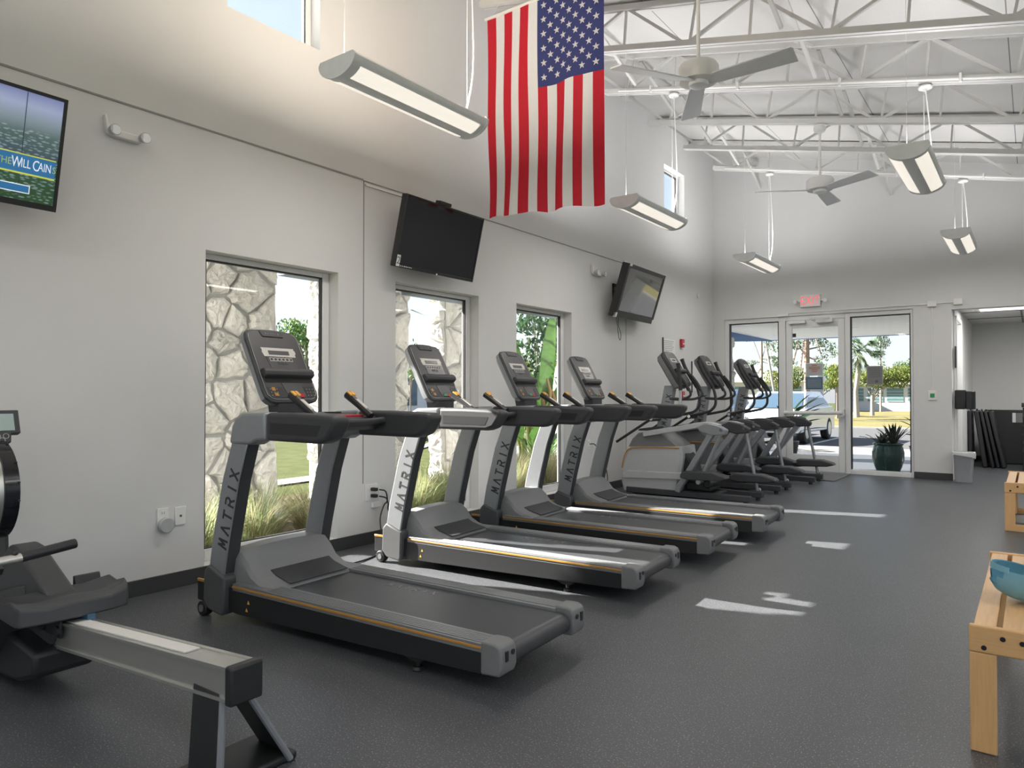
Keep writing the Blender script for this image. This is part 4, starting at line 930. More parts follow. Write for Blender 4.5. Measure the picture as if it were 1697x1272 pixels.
# ------------------------------------------------------------------ benches, cap
def bench(label, x0, y0, L, W=.43, H=.445, low=False):
    r = thing('wooden_bench', label, 'bench', (x0, y0, 0), group='pale wooden benches')
    for k, (a, b) in enumerate(((.012, .080), (.098, .255), (.273, .345), (.358, W - .012))):
        MB().box((a, .012, H - .030), (b, L - .012, H - .006)).obj('seat_slat', 'wood', r, bev=.003)
    for y in (0, L - .025):
        e = MB().box((0, y, H - .095), (W, y + .025, H)).obj('end_rail', 'woodx', r, bev=.006, seg=3)
        yy = y - .0035 if y == 0 else y + .025
        for x, z in ((.045, H - .075), (.10, H - .035), (.155, H - .040), (W - .10, H - .037), (W - .045, H - .075), (W - .155, H - .037)): MB().tube([(x, yy, z), (x, yy + .0035, z)], .0085, 12).obj('bolt', 'bolt', e)
        for x in (.002, W - .082): MB().box((x, y + .002, .001), (x + .08, y + .023, H - .096)).obj('leg', 'woodz', r, bev=.004)
        if low: MB().box((.002, y - .004 if y == 0 else y + .026, .001), (W - .002, y + .001 if y == 0 else y + .031, .065)).obj('foot_rail', 'woodx', r, bev=.004)
    for x in (.02, W - .045): MB().box((x, .026, H - .10), (x + .025, L - .026, H - .031)).obj('side_rail', 'wood', r, bev=.003)
    if low: MB().box((W/2 - .012, .03, .03), (W/2 + .012, L - .03, .062)).obj('stretcher', 'wood', r, bev=.003)
    return r
bench('pale wooden slat bench with a teal cap lying on it', 4.325, 3.0, 1.46); bench('pale wooden slat bench standing before the dumbbell rack, nothing on it', 4.289, 7.985, 1.20, low=True)
# cap: soft crown lying on its back edge with a curved brim
r = thing('baseball_cap', 'teal cotton cap lying on the nearer wooden bench', 'cap', (4.505, 3.47, .4415)); r.scale = (1.2, 1.2, 1.1)
rings = []; n = 28
for z, k in ((0, .97), (.03, 1.0), (.06, .94), (.085, .78), (.10, .5), (.106, .16)): rings.append([Vector((.098*k*math.cos(2*PI*i/n), .115*k*math.sin(2*PI*i/n), z + .006*math.sin(4*PI*i/n)*k)) for i in range(n)])
T = Matrix.Rotation(math.radians(168), 4, 'X') @ Matrix.Rotation(math.radians(20), 4, 'Z'); T = Matrix.Translation((0, 0, .112)) @ Matrix.Rotation(math.radians(105), 4, 'Z') @ Matrix.Rotation(math.radians(9), 4, 'X') @ Matrix.Rotation(PI, 4, 'X')
mb = MB(); inner = [[p*.96 for p in rg] for rg in rings]
def cap_shell(mb, rs):                             # open crown with a half-moon gap at the back (-y)
    o = len(mb.v); mb.v += [tuple(T @ p) for rg in rs for p in rg]
    for k in range(len(rs) - 1):
        for i in range(n):
            if (k == 0 and 18 <= i <= 23) or (k == 1 and 19 <= i <= 22): continue
            j = (i + 1) % n; mb.f.append((o+k*n+i, o+k*n+j, o+(k+1)*n+j, o+(k+1)*n+i)); mb.mi.append(0)
    mb.f.append(tuple(o + (len(rs)-1)*n + i for i in range(n))); mb.mi.append(0)
cap_shell(mb, rings); cr = mb.obj('crown', 'cap', r)
mb = MB(); cap_shell(mb, [[p + Vector((0, 0, .003)) for p in rg] for rg in inner]); mb.obj('lining', 'capd', r)
mb = MB(); br = []
for j in range(9):
    a = math.radians(-60 + 15*j); e = 1 - (abs(j - 4)/4)**2*.9
    br.append([T @ Vector((.097*math.cos(a + PI/2), .113*math.sin(a + PI/2), .002 + .012*(abs(j-4)/4)**2)), T @ Vector((.097*math.cos(a + PI/2), .113*math.sin(a + PI/2) + .075*e, -.004 + .02*(abs(j-4)/4)**2)),
               T @ Vector((.097*math.cos(a + PI/2), .113*math.sin(a + PI/2) + .075*e, -.001 + .02*(abs(j-4)/4)**2)), T @ Vector((.097*math.cos(a + PI/2), .113*math.sin(a + PI/2), .005 + .012*(abs(j-4)/4)**2))])
mb.loft(br); mb.obj('brim', 'cap', r)
rr_ = []
for k in range(11):
    a = math.radians(-135 + 9*k); rr_.append([T @ Vector((.0975*q*math.cos(a), .1135*q*math.sin(a), z)) for q, z in ((1, -.006), (1.0, .014), (.975, .014), (.975, -.006))])
MB().loft(rr_).obj('strap', 'cap', r)
for k in range(3):
    a = k*PI/3 + .4; MB().tube([T @ (rings[q][int(round(a/(2*PI)*n)) % n]*1.004) for q in range(5)], .0022, 5).obj('seam', 'capd', cr)

# ------------------------------------------------------------------ side room
r = thing('waste_bin', 'grey plastic waste bin with white liner at the wall end by the side room', 'waste bin', (3.70, 12.02, 0))
rings = []
for z, a, b in ((0.002, .10, .085), (.40, .125, .11), (.41, .132, .117), (.425, .132, .117)): rings.append([Vector((p[0], p[1], z)) for p in rrect(2*a, 2*b, .03)])
MB().loft(rings).obj('bin_body', 'trash', r)
rings = []
pts = rrect(.268, .238, .032); 
for k, dz in ((1.03, 0), (1.06, -.02), (1.05, -.045)): rings.append([Vector((p[0]*k, p[1]*k, .428 + dz * (1 + .25*math.sin(i*1.7) + .9*max(0, p[0]/.134)**3))) for i, p in enumerate(pts)])
MB().loft([[Vector((p.x*.9, p.y*.9, p.z + .004)) for p in rings[0]]] + rings, True, False).obj('bin_liner', 'liner', r)
MB().box((-.11, -.095, .418), (.11, .095, .424)).obj('bin_inside', 'trash', r)
r = thing('towel_dispenser', 'black paper towel dispenser on the wall end above the waste bin', 'dispenser', (3.582, 12.27, 1.17))
MB().box((.001, -.12, -.135), (.14, .05, .145)).obj('housing', 'black', r, bev=.02, seg=3)
rings = [[Vector((.14 + .115*math.cos(a)*1.0, -.03 + .085*math.sin(a), z)) for a in [math.radians(-90 + 18*k) for k in range(11)]] for z in (-.135, .125)]
MB().loft(rings).obj('roll_cover', 'vinyl', r, bev=.008)
r = tag(MB().box((3.582, 12.26, 1.64), (3.60, 12.33, 1.96)).obj('coat_hook_strip', 'dark', bev=.004), 'thin dark wall strip above the black towel dispenser', 'wall strip')
def mat_obj(label, x, y, lean, th, W=.60, H=.97, yaw=0):
    r = thing('folding_mat', label, 'exercise mat', (x, y, 0), group='black folding exercise mats'); T = Matrix.Rotation(lean, 4, 'Y')
    k = H * math.cos(lean)
    T = Matrix.Rotation(-lean, 4, 'Y')
    off = 0.003 - min((T @ Vector((sx*th/2, 0, 0))).z for sx in (-1, 1))
    T = Matrix.Translation((0, 0, off)) @ T
    m = MB().box((-th/2, -W/2, 0), (th/2, W/2, H), T=T).obj('mat_panel', 'vinyl', r, bev=.018, seg=3)
    MB().tube([T @ Vector((0, -.14, H)), T @ Vector((0, -.10, H + .022)), T @ Vector((0, .10, H + .022)), T @ Vector((0, .14, H))], .008, 6).obj('carry_strap', 'black', r)
    mb = MB(); [mb.box((s*th/2 - .002, -W/2 + .01, .02), (s*th/2 + .002, W/2 - .01, H - .02), T=T) for s in ()]
    return r
for i, (x, le, th, lab) in enumerate(((3.625, .01, .06, 'black folding mat upright against the side room wall, behind the dispenser'), (3.835, .13, .075, 'thick black folding mat leaning just right of the wall mat'),
                         (3.945, .17, .05, 'third black folding mat, middle of the leaning row'), (4.02, .185, .05, 'fourth black folding mat in the leaning row'), (4.105, .20, .06, 'outermost leaning black mat, facing the dumbbell rack'))):
    mat_obj(lab, x, 14.85, le, th)
r = thing('folding_mat', 'wide flat black mat with a white label, standing behind the leaning mats', 'exercise mat', (4.5, 15.55, 0), group='black folding exercise mats')
MB().box((-.72, -.06, .003), (.70, .06, .97)).obj('mat_panel', 'vinyl', r, bev=.02); MB().box((-.30, -.064, .75), (-.25, -.0605, .92)).obj('white_label', 'paper', r); MB().box((-.245, -.064, .75), (-.15, -.0605, .92)).obj('grey_label', 'paperg', r)
# dumbbell rack
rk = thing('dumbbell_rack', 'black dumbbell rack with six tiers at the picture edge in the side room', 'dumbbell rack', (4.36, 14.45, 0))
for x in (.0, 1.55):
    MB().prism([(-.24, .001), (.24, .001), (.24, .05), (.10, .06), (.16, 1.02), (.10, 1.02), (.0, .06), (-.24, .05)], 'x', x, x + .05).obj('rack_upright', 'black', rk, bev=.005)
tiers = [.16, .30, .44, .58, .72, .86]
for z in tiers: MB().prism([(-.16, z), (.14, z + .05), (.14, z + .065), (-.16, z + .015)], 'x', .0, 1.60).obj('shelf', 'black', rk, bev=.003); 
first = None; cnt = 0
ordn = ['lowest', 'second lowest', 'third', 'fourth', 'fifth', 'sixth']
for ti, z in enumerate(tiers):
    for k in range(2):
        if first is None:
            d = thing('dumbbell', '', 'dumbbell', group='dumbbells on the rack')
            mb = MB(); mb.cyl((-.005, -.06, 0), (-.005, .06, 0), .014, 10); mb.obj('handle', 'chrome', d)
            for s in (-1, 1): MB().prism([(.038*math.cos(PI/6 + k_*PI/3), .038*math.sin(PI/6 + k_*PI/3)) for k_ in range(6)], 'y', s*.06, s*.115).obj('weight_head', 'chrome' if s < 0 else 'rubber', d, bev=.006)
            first = d
        else: d = copy_tree(first)
        d.location = (4.36 + .085 + k*.105, 14.44, z + .078); d.rotation_euler.x = .165
        d['label'] = ('dumbbell on the end of the %s rack tier' % ordn[ti]) if k == 0 else ('dumbbell second from the end of the %s rack tier' % ordn[ti])
d = copy_tree(first); d.location = (4.36 + .10, 14.57, 1.072); d.rotation_euler = (0, 0, PI/2); d['label'] = 'dumbbell lying on the very top of the rack'
MB().box((.0, .05, 1.02), (1.6, .22, 1.03)).obj('top_shelf', 'black', rk)
# ------------------------------------------------------------------ outside: ground
def slab(name, x0, x1, y0, y1, z, m, th=.1):
    return struct(MB().box((x0, y0, z - th), (x1, y1, z)).obj(name, m, smooth=False))
slab('ground', -90, 60, -60, 120, -.24, 'lawn')
slab('sidewalk', -6, 14, YF + .2, 18.6, -.02, 'concrete')
slab('parking_lot', -30, 40, 18.6, 30.6, -.10, 'asphalt')
slab('curb', -30, 40, 30.6, 31.0, -.05, 'concrete', .2)
slab('lawn', -50, 40, 31.0, 61.8, -.10, 'lawn_dry')
slab('planting_bed', -3.4, -.2, -4, 12.3, -.08, 'mulch')
slab('lawn_side', -40, -3.4, -10, 18.6, -.11, 'lawn')
mb = MB()
for x in (-6, -3.2, -.4, 2.4, 5.2): mb.box((x, 19.4, -.099), (x + .10, 24.4, -.096))
struct(mb.obj('road_marking', 'paint', smooth=False), 'white parking bay lines')
mb = MB(); P = [(-4.0, 2), (-4.35, 5), (-4.55, 7.4), (-5.6, 10), (-7.4, 12.4), (-8.4, 14.2), (-10.5, 17)]; Q = [(-4.6, 2), (-4.95, 5), (-5.1, 7.6), (-6.3, 10.6), (-8.1, 13.1), (-9.2, 14.9), (-11.2, 17.6)]
for (a, b), (c, d) in zip(zip(P, P[1:]), zip(Q, Q[1:])): mb.add([(*a, -.085), (*b, -.085), (*d, -.085), (*c, -.085)], [(0, 1, 2, 3)])
struct(mb.obj('path', 'concrete', smooth=False))
# front canopy: soffit, blue fascia, downlights
mb = MB(); mb.box((-.86, YF + .2, 2.62), (11, 18.45, 2.78)); cn = struct(mb.obj('canopy_roof', 'soffit', smooth=False))
mb = MB(); mb.prism([(YF + .2, 2.34), (15.0, 2.38), (18.5, 2.60), (18.6, 2.95), (YF + .2, 2.95)], 'x', -1.0, -.86); mb.box((-.86, 18.45, 2.612), (11, 18.6, 2.95)); mb.obj('fascia', 'bluef', cn)
for x, y in ((1.53, 16.0), (2.62, 15.6), (2.2, 14.0), (.9, 16.6)): MB().lathe([(0, 0), (.075, 0), (.085, -.004), (.06, -.010), (0, -.006)], c=(x, y, 2.62), seg=20).obj('downlight', 'lampbody', cn)
# arcade roof along the windows
for k, (a, b) in enumerate(((3.47, 4.42), (4.86, 5.75), (6.3, 7.5))): struct(MB().box((-.36, a, 2.205), (-.2, b, 2.33)).obj('trim_%d' % (k + 4), 'fascia', smooth=False), 'slate outside trim over a window')
mb = MB(); mb.box((-2.4, -6, 3.62), (-.2, 12.0, 3.74)); struct(mb.obj('canopy_roof_side', 'soffit', smooth=False))

# ------------------------------------------------------------------ stone piers
def clip(poly, a, b):
    """part of poly nearer to a than to b"""
    m = (a + b) / 2; n = b - a; out = []
    for i in range(len(poly)):
        p, q = poly[i], poly[(i + 1) % len(poly)]; dp, dq = (p - m).dot(n), (q - m).dot(n)
        if dp <= 0: out.append(p)
        if dp * dq < 0: out.append(p.lerp(q, dp / (dp - dq)))
    return out
def stones(mb, w, h, org, U, V, N, rng, size=.30):
    nx, nz = max(1, round(w / size)), max(1, round(h / (size * .95))); pts = []
    for i in range(nx):
        for j in range(nz): pts.append(Vector(((i + .5 + rng.uniform(-.36, .36) + (.25 if j % 2 else -.25) * (nx > 1)) * w / nx, (j + .5 + rng.uniform(-.36, .36)) * h / nz)))
    pts = [Vector((min(max(p.x, .05), w - .05), p.y)) for p in pts]
    rect = [Vector((0, 0)), Vector((w, 0)), Vector((w, h)), Vector((0, h))]
    for a in pts:
        poly = list(rect)
        for b in pts:
            if b is not a and (b - a).length < size * 3.2: poly = clip(poly, a, b)
            if len(poly) < 3: break
        if len(poly) < 3: continue
        c = sum(poly, Vector((0, 0))) / len(poly); pl = []
        for i, p in enumerate(poly):                # subdivide and roughen the outline
            q = poly[(i + 1) % len(poly)]
            for t in (0, .33, .67): pl.append(p.lerp(q, t) + Vector((rng.uniform(-.014, .014), rng.uniform(-.014, .014))))
        def ring(k, ins, d0, dj):
            o = []
            for p in pl:
                v = p - c; L = v.length; s = max(.15, (L * k - ins) / max(L, 1e-4)); p2 = c + v * s
                o.append(org + U * p2.x + V * p2.y + N * (d0 + rng.uniform(-dj, dj)))
            return o
        h0 = rng.uniform(.035, .075); tx, ty = rng.uniform(-.12, .12), rng.uniform(-.12, .12)
        rings = [ring(1, .016, -.03, 0), ring(.99, .019, h0 * .35, .008), ring(.93, .024, h0 * .8, .010), ring(.78, .02, h0, .014), ring(.4, .01, h0 + .006, .016)]
        for rg in rings[1:]:
            for p in rg: q = p - org - U*c.x - V*c.y; p += N * (q.dot(U) * tx + q.dot(V) * ty)
        mb.loft(rings)
def pier(label, y0, y1, x0=-2.12, x1=-1.84, zt=3.61, seed=1, loc=None):
    r = thing('stone_pier', label, 'stone pier', ((x0 + x1)/2, (y0 + y1)/2, -.08), group='pale stone piers outside'); rg = random.Random(seed)
    W, D, Hh = y1 - y0, x1 - x0, zt + .08
    MB().box((-D/2, -W/2, 0), (D/2, W/2, Hh)).obj('mortar_core', 'mortar', r, smooth=False)
    mb = MB(); X, Y, Z = Vector((1, 0, 0)), Vector((0, 1, 0)), Vector((0, 0, 1))
    stones(mb, W, Hh, Vector((D/2, -W/2, 0)), Y, Z, X, rg); stones(mb, W, Hh, Vector((-D/2, -W/2, 0)), Y, Z, -X, rg)
    stones(mb, D, Hh, Vector((-D/2, W/2, 0)), X, Z, Y, rg); stones(mb, D, Hh, Vector((-D/2, -W/2, 0)), X, Z, -Y, rg)
    mb.obj('stone_facing', 'stone', r, smooth=False)
    return r
pier('pale stone pier hidden mostly by the wall, before the first window', 1.30, 2.52, seed=3)
pier('wide pale stone pier filling most of the first window', 3.20, 4.50, seed=5); pier('pale stone pier at the near edge of the middle window', 5.16, 6.44, seed=8); pier('pale stone pier at the far edge of the middle window', 7.16, 8.38, seed=11)
pier('narrow stone pier under the blue canopy edge, seen through the storefront', 13.75, 14.25, x0=-.95, x1=-.42, zt=2.40, seed=21)

# ------------------------------------------------------------------ grasses and plants
def grass(label, x, y, n=420, h=.62, r0=.16, m='blade', seed=0, dry=.3):
    rg = random.Random(seed); t = thing('grass_clump', label, 'ornamental grass', (x, y, -.08), group='tall grass clumps along the windows')
    for name, mm, cnt in (('blades', m, int(n * (1 - dry))), ('dry_blades', 'blade_d', int(n * dry))):
        mb = MB()
        for _ in range(cnt):
            a = rg.uniform(0, 2*PI); rr = r0 * math.sqrt(rg.random()); b = Vector((rr*math.cos(a), rr*math.sin(a), 0)); a2 = a + rg.gauss(0, .5)
            L = h * rg.uniform(.45, 1.1); out = rg.uniform(.2, 1.0) * L; w = rg.uniform(.0014, .0034); d = Vector((math.cos(a2), math.sin(a2), 0)); s = Vector((-d.y, d.x, 0)) * w; vs = []
            for k, (t1, wk) in enumerate(((0, 1), (.35, 1), (.7, .7), (1, .1))): p = b + d * (out * t1 * t1) + Vector((0, 0, L * (t1 - .28 * t1 * t1 * out / L))); vs += [p - s*wk, p + s*wk]
            mb.add(vs, [(0, 1, 3, 2), (2, 3, 5, 4), (4, 5, 7, 6)])
        mb.obj(name, mm, t, smooth=False)
    return t
GR = [(-.78, 3.02, .66, 'tall green grass clump low in the first window, at its near edge'), (-.85, 3.62, .72, 'tall green grass clump in the middle of the first window'), (-.80, 4.22, .62, 'browner grass clump at the far edge of the first window'),
      (-.85, 5.02, .6, 'grass clump just past the wall between first and second window'), (-.80, 5.55, .66, 'grass clump low in the near half of the middle window'), (-.90, 6.15, .66, 'grass clump low in the far half of the middle window'),
      (-.9, 7.05, .55, 'grass clump beyond the wall after the middle window'), (-1.0, 7.62, .74, 'pale dry grass clump in the near half of the banana window'), (-.95, 8.25, .70, 'pale dry grass clump in the far half of the banana window'), (-1.15, 8.85, .66, 'grass clump under the orange flower outside')]
for i, (x, y, h, lab) in enumerate(GR): grass(lab, x, y, n=1500, h=h * .92, seed=40 + i, dry=.25 if i not in (2, 7, 8) else .6)

def leaf_quads(mb, n, cen, rad, size, rg, flat=0):
    for _ in range(n):
        while 1:
            p = Vector((rg.uniform(-1, 1), rg.uniform(-1, 1), rg.uniform(-1, 1)))
            if .25 < p.length < 1: break
        p = Vector((cen[0] + p.x*rad[0], cen[1] + p.y*rad[1], cen[2] + p.z*rad[2])); q = Euler((rg.uniform(0, 6), rg.uniform(0, 6), rg.uniform(0, 6))).to_matrix(); s = size * rg.uniform(.6, 1.3)
        mb.add([p + q @ Vector(v) * s for v in ((-.5, 0, 0), (0, -.22, .05), (.5, 0, 0), (0, .22, .05))], [(0, 1, 2, 3)])
def tree(name, label, cat, loc, trunk, th, r0, clusters, n, size, m, branches=0, seed=0, group='trees outside', lean=(0, 0)):
    """trunk of height th, clusters = list of (dx, dy, dz, rx, ry, rz)"""
    rg = random.Random(seed); t = thing(name, label, cat, loc, group=group); mb = MB()
    mb.tube([(0, 0, 0), (lean[0]*.5, lean[1]*.5, th*.5), (lean[0], lean[1], th)], [r0, r0*.85, r0*.6], 8)
    for c in clusters:
        if branches: mb.tube([(lean[0]*.6, lean[1]*.6, th*rg.uniform(.5, .9)), (c[0]*.6, c[1]*.6, c[2] - c[5]*.2), (c[0], c[1], c[2] + c[5]*.3)], [r0*.30, r0*.2, r0*.08], 6)
    mb.obj('trunk', trunk, t); mb = MB(); tot = sum(c[3]*c[4]*c[5] for c in clusters) or 1
    for c in clusters: leaf_quads(mb, max(6, int(n * c[3]*c[4]*c[5] / tot)), c[:3], c[3:], size, rg)
    if n: mb.obj('foliage', m, t, smooth=False)
    return t
def blob(rg, k, R_, z, rz_, s): return [(rg.uniform(-R_, R_), rg.uniform(-R_, R_), z + rg.uniform(-rz_, rz_), s*rg.uniform(.7, 1.2), s*rg.uniform(.7, 1.2), s*rg.uniform(.5, .9)) for _ in range(k)]
rg = random.Random(99)
# behind the long wall
tree('bushy_tree', 'bushy green tree past the wide stone pier in the first window', 'tree', (-14, 14.35, -.1), 'trunk', 2.2, .08, blob(rg, 16, .85, 2.1, 1.5, .5), 2600, .17, 'leaf', 1, 5, 'trees outside')
tree('slim_sapling', 'slim sapling with few leaves against the sky in the middle window', 'tree', (-6.2, 10.95, -.1), 'trunk', 2.2, .02, blob(rg, 7, .12, 2.0, .5, .16), 90, .10, 'leaf', 1, 6, 'trees outside')
t = thing('palm_trunk', 'dark rough leaning trunk at the far pier of the middle window', 'tree', (-4.0, 9.62, -.1), group='trees outside')
MB().tube([(0, .12, 0), (.0, .05, 1.5), (0, -.05, 2.6), (.0, -.18, 4.2)], [.12, .085, .085, .10], 10).obj('trunk', 'trunk', t)
mb = MB(); rg2 = random.Random(4)
for k in range(14):
    a = k * 2*PI/14; d = Vector((math.cos(a), math.sin(a), 0))
    for j in range(9): p = Vector((0, -.18, 4.25)) + d*(.18*j) + Vector((0, 0, .25*j*.5 - .035*j*j)); s = Vector((-d.y, d.x, 0)); mb.add([p, p + s*.35 + d*.12 - Vector((0, 0, .1)), p + d*.1, p - s*.35 + d*.12 - Vector((0, 0, .1))], [(0, 1, 2), (0, 2, 3)])
mb.obj('fronds', 'leaf_d', t, smooth=False)
# banana group
def banana_leaf(mb, base, tip, width, droop, rg, seg=12):
    base, tip = Vector(base), Vector(tip); d = tip - base; s = Vector((-d.y, d.x, 0)); s = s.normalized() if s.length > 1e-3 else Vector((0, 1, 0)); s = (s + Vector((0, 0, rg.uniform(-.3, .3)))).normalized(); nrm = d.normalized().cross(s); L, C, Rr_ = [], [], []
    for k in range(seg + 1):
        t = k / seg; c = base + d * t - Vector((0, 0, droop * t * t)) ; w = width * math.sin(PI * min(1, .06 + t * .94)) ** .6 * (1 - .25*t); L.append(c - s*w + nrm*w*.28); C.append(c); Rr_.append(c + s*w + nrm*w*.28)
    vs = L + C + Rr_; n = seg + 1
    mb.add(vs, [(i, i+1, n+i+1, n+i) for i in range(seg)] + [(n+i, n+i+1, 2*n+i+1, 2*n+i) for i in range(seg)])
t = thing('banana_plant', 'big leaved banana plant filling the third window', 'banana plant', (-2.1, 9.7, -.08)); rg2 = random.Random(12); mb = MB(); st = MB()
for bx, by, tx, ty, tz, w, z0 in ((0, .25, .25, .15, 3.0, .17, .9), (.1, .45, .3, .75, 2.6, .26, 1.2), (0, -.2, .2, -.55, 1.95, .20, .9), (.1, -.1, .35, -.75, 1.55, .16, .8), (-.2, 0, -.3, -.4, 2.7, .2, 1.0), (0, .3, .3, .25, 1.7, .15, .7), (.1, .1, .5, .1, 1.35, .14, .6), (-.1, -.4, 0, -1.0, 2.4, .18, 1.1), (-.3, .5, -.4, 1.1, 2.2, .22, 1.0), (.1, -.3, .4, -.35, 1.15, .13, .5), (-.5, -.3, -.4, -.9, 2.0, .2, .9), (-.5, .2, -.6, .1, 2.3, .24, 1.0), (-.4, .7, -.3, 1.3, 1.6, .2, .7), (0, -.5, .2, -1.0, 1.25, .15, .6), (-.6, -.6, -.5, -1.2, 1.5, .18, .7), (.0, .5, .25, .9, 1.35, .15, .5)):
    banana_leaf(mb, (bx, by, z0), (tx, ty, tz), w, .25, rg2); st.tube([(bx*.3, by*.4, 0), (bx*.8, by*.8, z0*.6), (bx, by, z0)], [.035, .025, .015], 7)
mb.obj('leaf', 'banana', t); st.obj('stalk', 'leaf_y', t)
mb = MB()
for k in range(7): x, y = rg2.uniform(-.1, .4), rg2.uniform(-.1, .5); z = rg2.uniform(1.1, 1.8); mb.tube([(x, y, z), (x + .03, y + .05, z - .2), (x + .05, y + .02, z - .5)], [.02, .03, .008], 6)
mb.obj('dry_leaf', 'brown', t)
t = thing('bird_of_paradise', 'low strap leaved plant with an orange flower in the third window', 'flowering plant', (-1.55, 9.0, -.08)); mb = MB()
for k in range(34):
    a = rg2.uniform(0, 2*PI); L = rg2.uniform(.6, 1.0); d = Vector((math.cos(a), math.sin(a), 0)); s = Vector((-d.y, d.x, 0)) * .025; vs = []
    for t1, wk in ((0, .4), (.4, 1), (.8, .8), (1, .1)): p = d*(L*.55*t1*t1) + Vector((0, 0, L*(t1 - .2*t1*t1))); vs += [p - s*wk, p + s*wk]
    mb.add(vs, [(0, 1, 3, 2), (2, 3, 5, 4), (4, 5, 7, 6)])
mb.obj('strap_leaves', 'leaf', t, smooth=False); mb = MB()
for k in range(9): a = rg2.uniform(-1, 1); c = Vector((.25, .13, .93)); mb.add([c, c + Vector((.05, .09*a, .10 + .05*rg2.random())), c + Vector((.02, .09*a + .03, .13))], [(0, 1, 2)])
mb.obj('flower_petals', 'flower', t, smooth=False)
mb = MB(); rg3 = random.Random(31); t = thing('areca_palm', 'feathery palm fronds among the banana leaves in the third window', 'palm', (-3.3, 10.9, -.08))
for k in range(20):
    a = rg3.uniform(0, 2*PI); L = rg3.uniform(1.6, 3.0); d = Vector((math.cos(a), math.sin(a), 0)); sd = Vector((-d.y, d.x, 0)); prev = None
    for j in range(15):
        t1 = j / 14; p = d*(L*.5*t1*t1) + Vector((0, 0, L*(t1*1.0 - .22*t1*t1*t1))); 
        if prev is not None and j > 4:
            for sg in (-1, 1): q = p + sd*(sg*.22*math.sin(PI*(t1*.9+.05))) + d*.12 + Vector((0, 0, -.05)); mb.add([p, p + (q - p)*.5 + Vector((0, 0, .02)), q, p + (q - p)*.5 - Vector((0, 0, .015))], [(0, 1, 2, 3)])
        if prev is not None: mb.add([prev, prev + sd*.008, p + sd*.008, p], [(0, 1, 2, 3)])
        prev = p
mb.obj('fronds', 'leaf_y', t, smooth=False)
tree('leafy_bush', 'dense dark green bush behind the banana leaves', 'bush', (-6.2, 15.7, -.1), 'trunk', 1.6, .07, blob(rg, 18, 1.5, 1.9, 1.6, .75), 3600, .22, 'leaf_d', 1, 8)
tree('leafy_bush', 'lighter green bush low between the banana leaves and the grass', 'bush', (-2.4, 11.8, -.1), 'trunk', .6, .03, blob(rg, 12, .8, .9, .7, .4), 2600, .10, 'leaf', 1, 9)
# building and iron table far behind the middle window
b = thing('side_building', 'far white building with dark louvred windows in the middle window', 'building', (-17, 22, -.11))
MB().box((-4, -2.6, 0), (1.6, 6, 2.5)).obj('walls', 'house', b); MB().prism([(-4.4, 2.5), (2.0, 2.5), (-1.2, 3.0)], 'y', -3.0, 6.4).obj('roof', 'roofing', b)
for y in (-2.2, -.6, 1.2): MB().box((1.6, y, .9), (1.63, y + .9, 2.0)).obj('window', 'carg', b)
t = thing('garden_table', 'small dark iron table with curved legs on the lawn outside', 'garden table', (-9.3, 16.4, -.11)); MB().lathe([(0, .70), (.45, .70), (.45, .73), (0, .73)]).obj('table_top', 'bolt', t)
for k in range(4): a = PI/4 + k*PI/2; MB().tube(smooth_path([(.1*math.cos(a), .1*math.sin(a), .69), (.25*math.cos(a), .25*math.sin(a), .45), (.15*math.cos(a), .15*math.sin(a), .25), (.38*math.cos(a), .38*math.sin(a), .012)], 5), .018, 8).obj('leg', 'bolt', t)

# ------------------------------------------------------------------ through the storefront
t = thing('potted_bromeliad', 'dark spiky plant in a round green glazed pot just outside the glass', 'potted plant', (2.60, 12.92, -.02))
MB().lathe([(0, 0), (.14, 0), (.16, .01), (.20, .10), (.232, .22), (.235, .33), (.215, .42), (.205, .445), (.222, .455), (.225, .475), (.205, .485), (.19, .47), (.185, .43), (0, .43)], seg=36).obj('pot', 'pot', t); MB().lathe([(0, .435), (.185, .435), (.18, .445), (0, .45)]).obj('soil', 'soil', t)
mb = MB()
for cx_, cy_, n_, L0, sp in ((-.09, 0, 26, .26, .9), (.08, .02, 34, .40, .55)):
    for k in range(n_):
        a = rg.uniform(0, 2*PI); L = L0*rg.uniform(.7, 1.15); sp_ = sp*rg.uniform(.5, 1.3); d = Vector((math.cos(a), math.sin(a), 0)); s = Vector((-d.y, d.x, 0))*.022; vs = []
        for t1, wk in ((0, .8), (.4, 1), (.75, .7), (1, .05)): p = Vector((cx_, cy_, .43)) + d*(L*sp_*t1) + Vector((0, 0, L*(t1 - .45*sp_*t1*t1))); vs += [p - s*wk + Vector((0, 0, .008)), p, p + s*wk + Vector((0, 0, .008))]
        mb.add(vs, [f for i in range(3) for f in ((3*i, 3*i+1, 3*i+4, 3*i+3), (3*i+1, 3*i+2, 3*i+5, 3*i+4))])
mb.obj('leaves', 'bronze', t, smooth=False)
def broad_plant(label, x, y, leaves, seed):
    rg = random.Random(seed); t = thing('broadleaf_plant', label, 'potted plant', (x, y, -.02), group='broad leaved potted plants'); mb = MB(); st = MB()
    MB().lathe([(0, 0), (.15, 0), (.21, .35), (.22, .38), (.19, .38), (.18, .33), (0, .33)]).obj('pot', 'dark', t)
    for tx, ty, tz, w in leaves: b_ = (tx*.35, ty*.35, .35 + (tz - .35)*.65); banana_leaf(mb, b_, (tx, ty, tz), w, .05, rg, 8); st.tube([(0, 0, .3), b_], [.012, .008], 6)
    mb.obj('leaves', 'leaf_d', t); st.obj('stems', 'leaf_d', t)
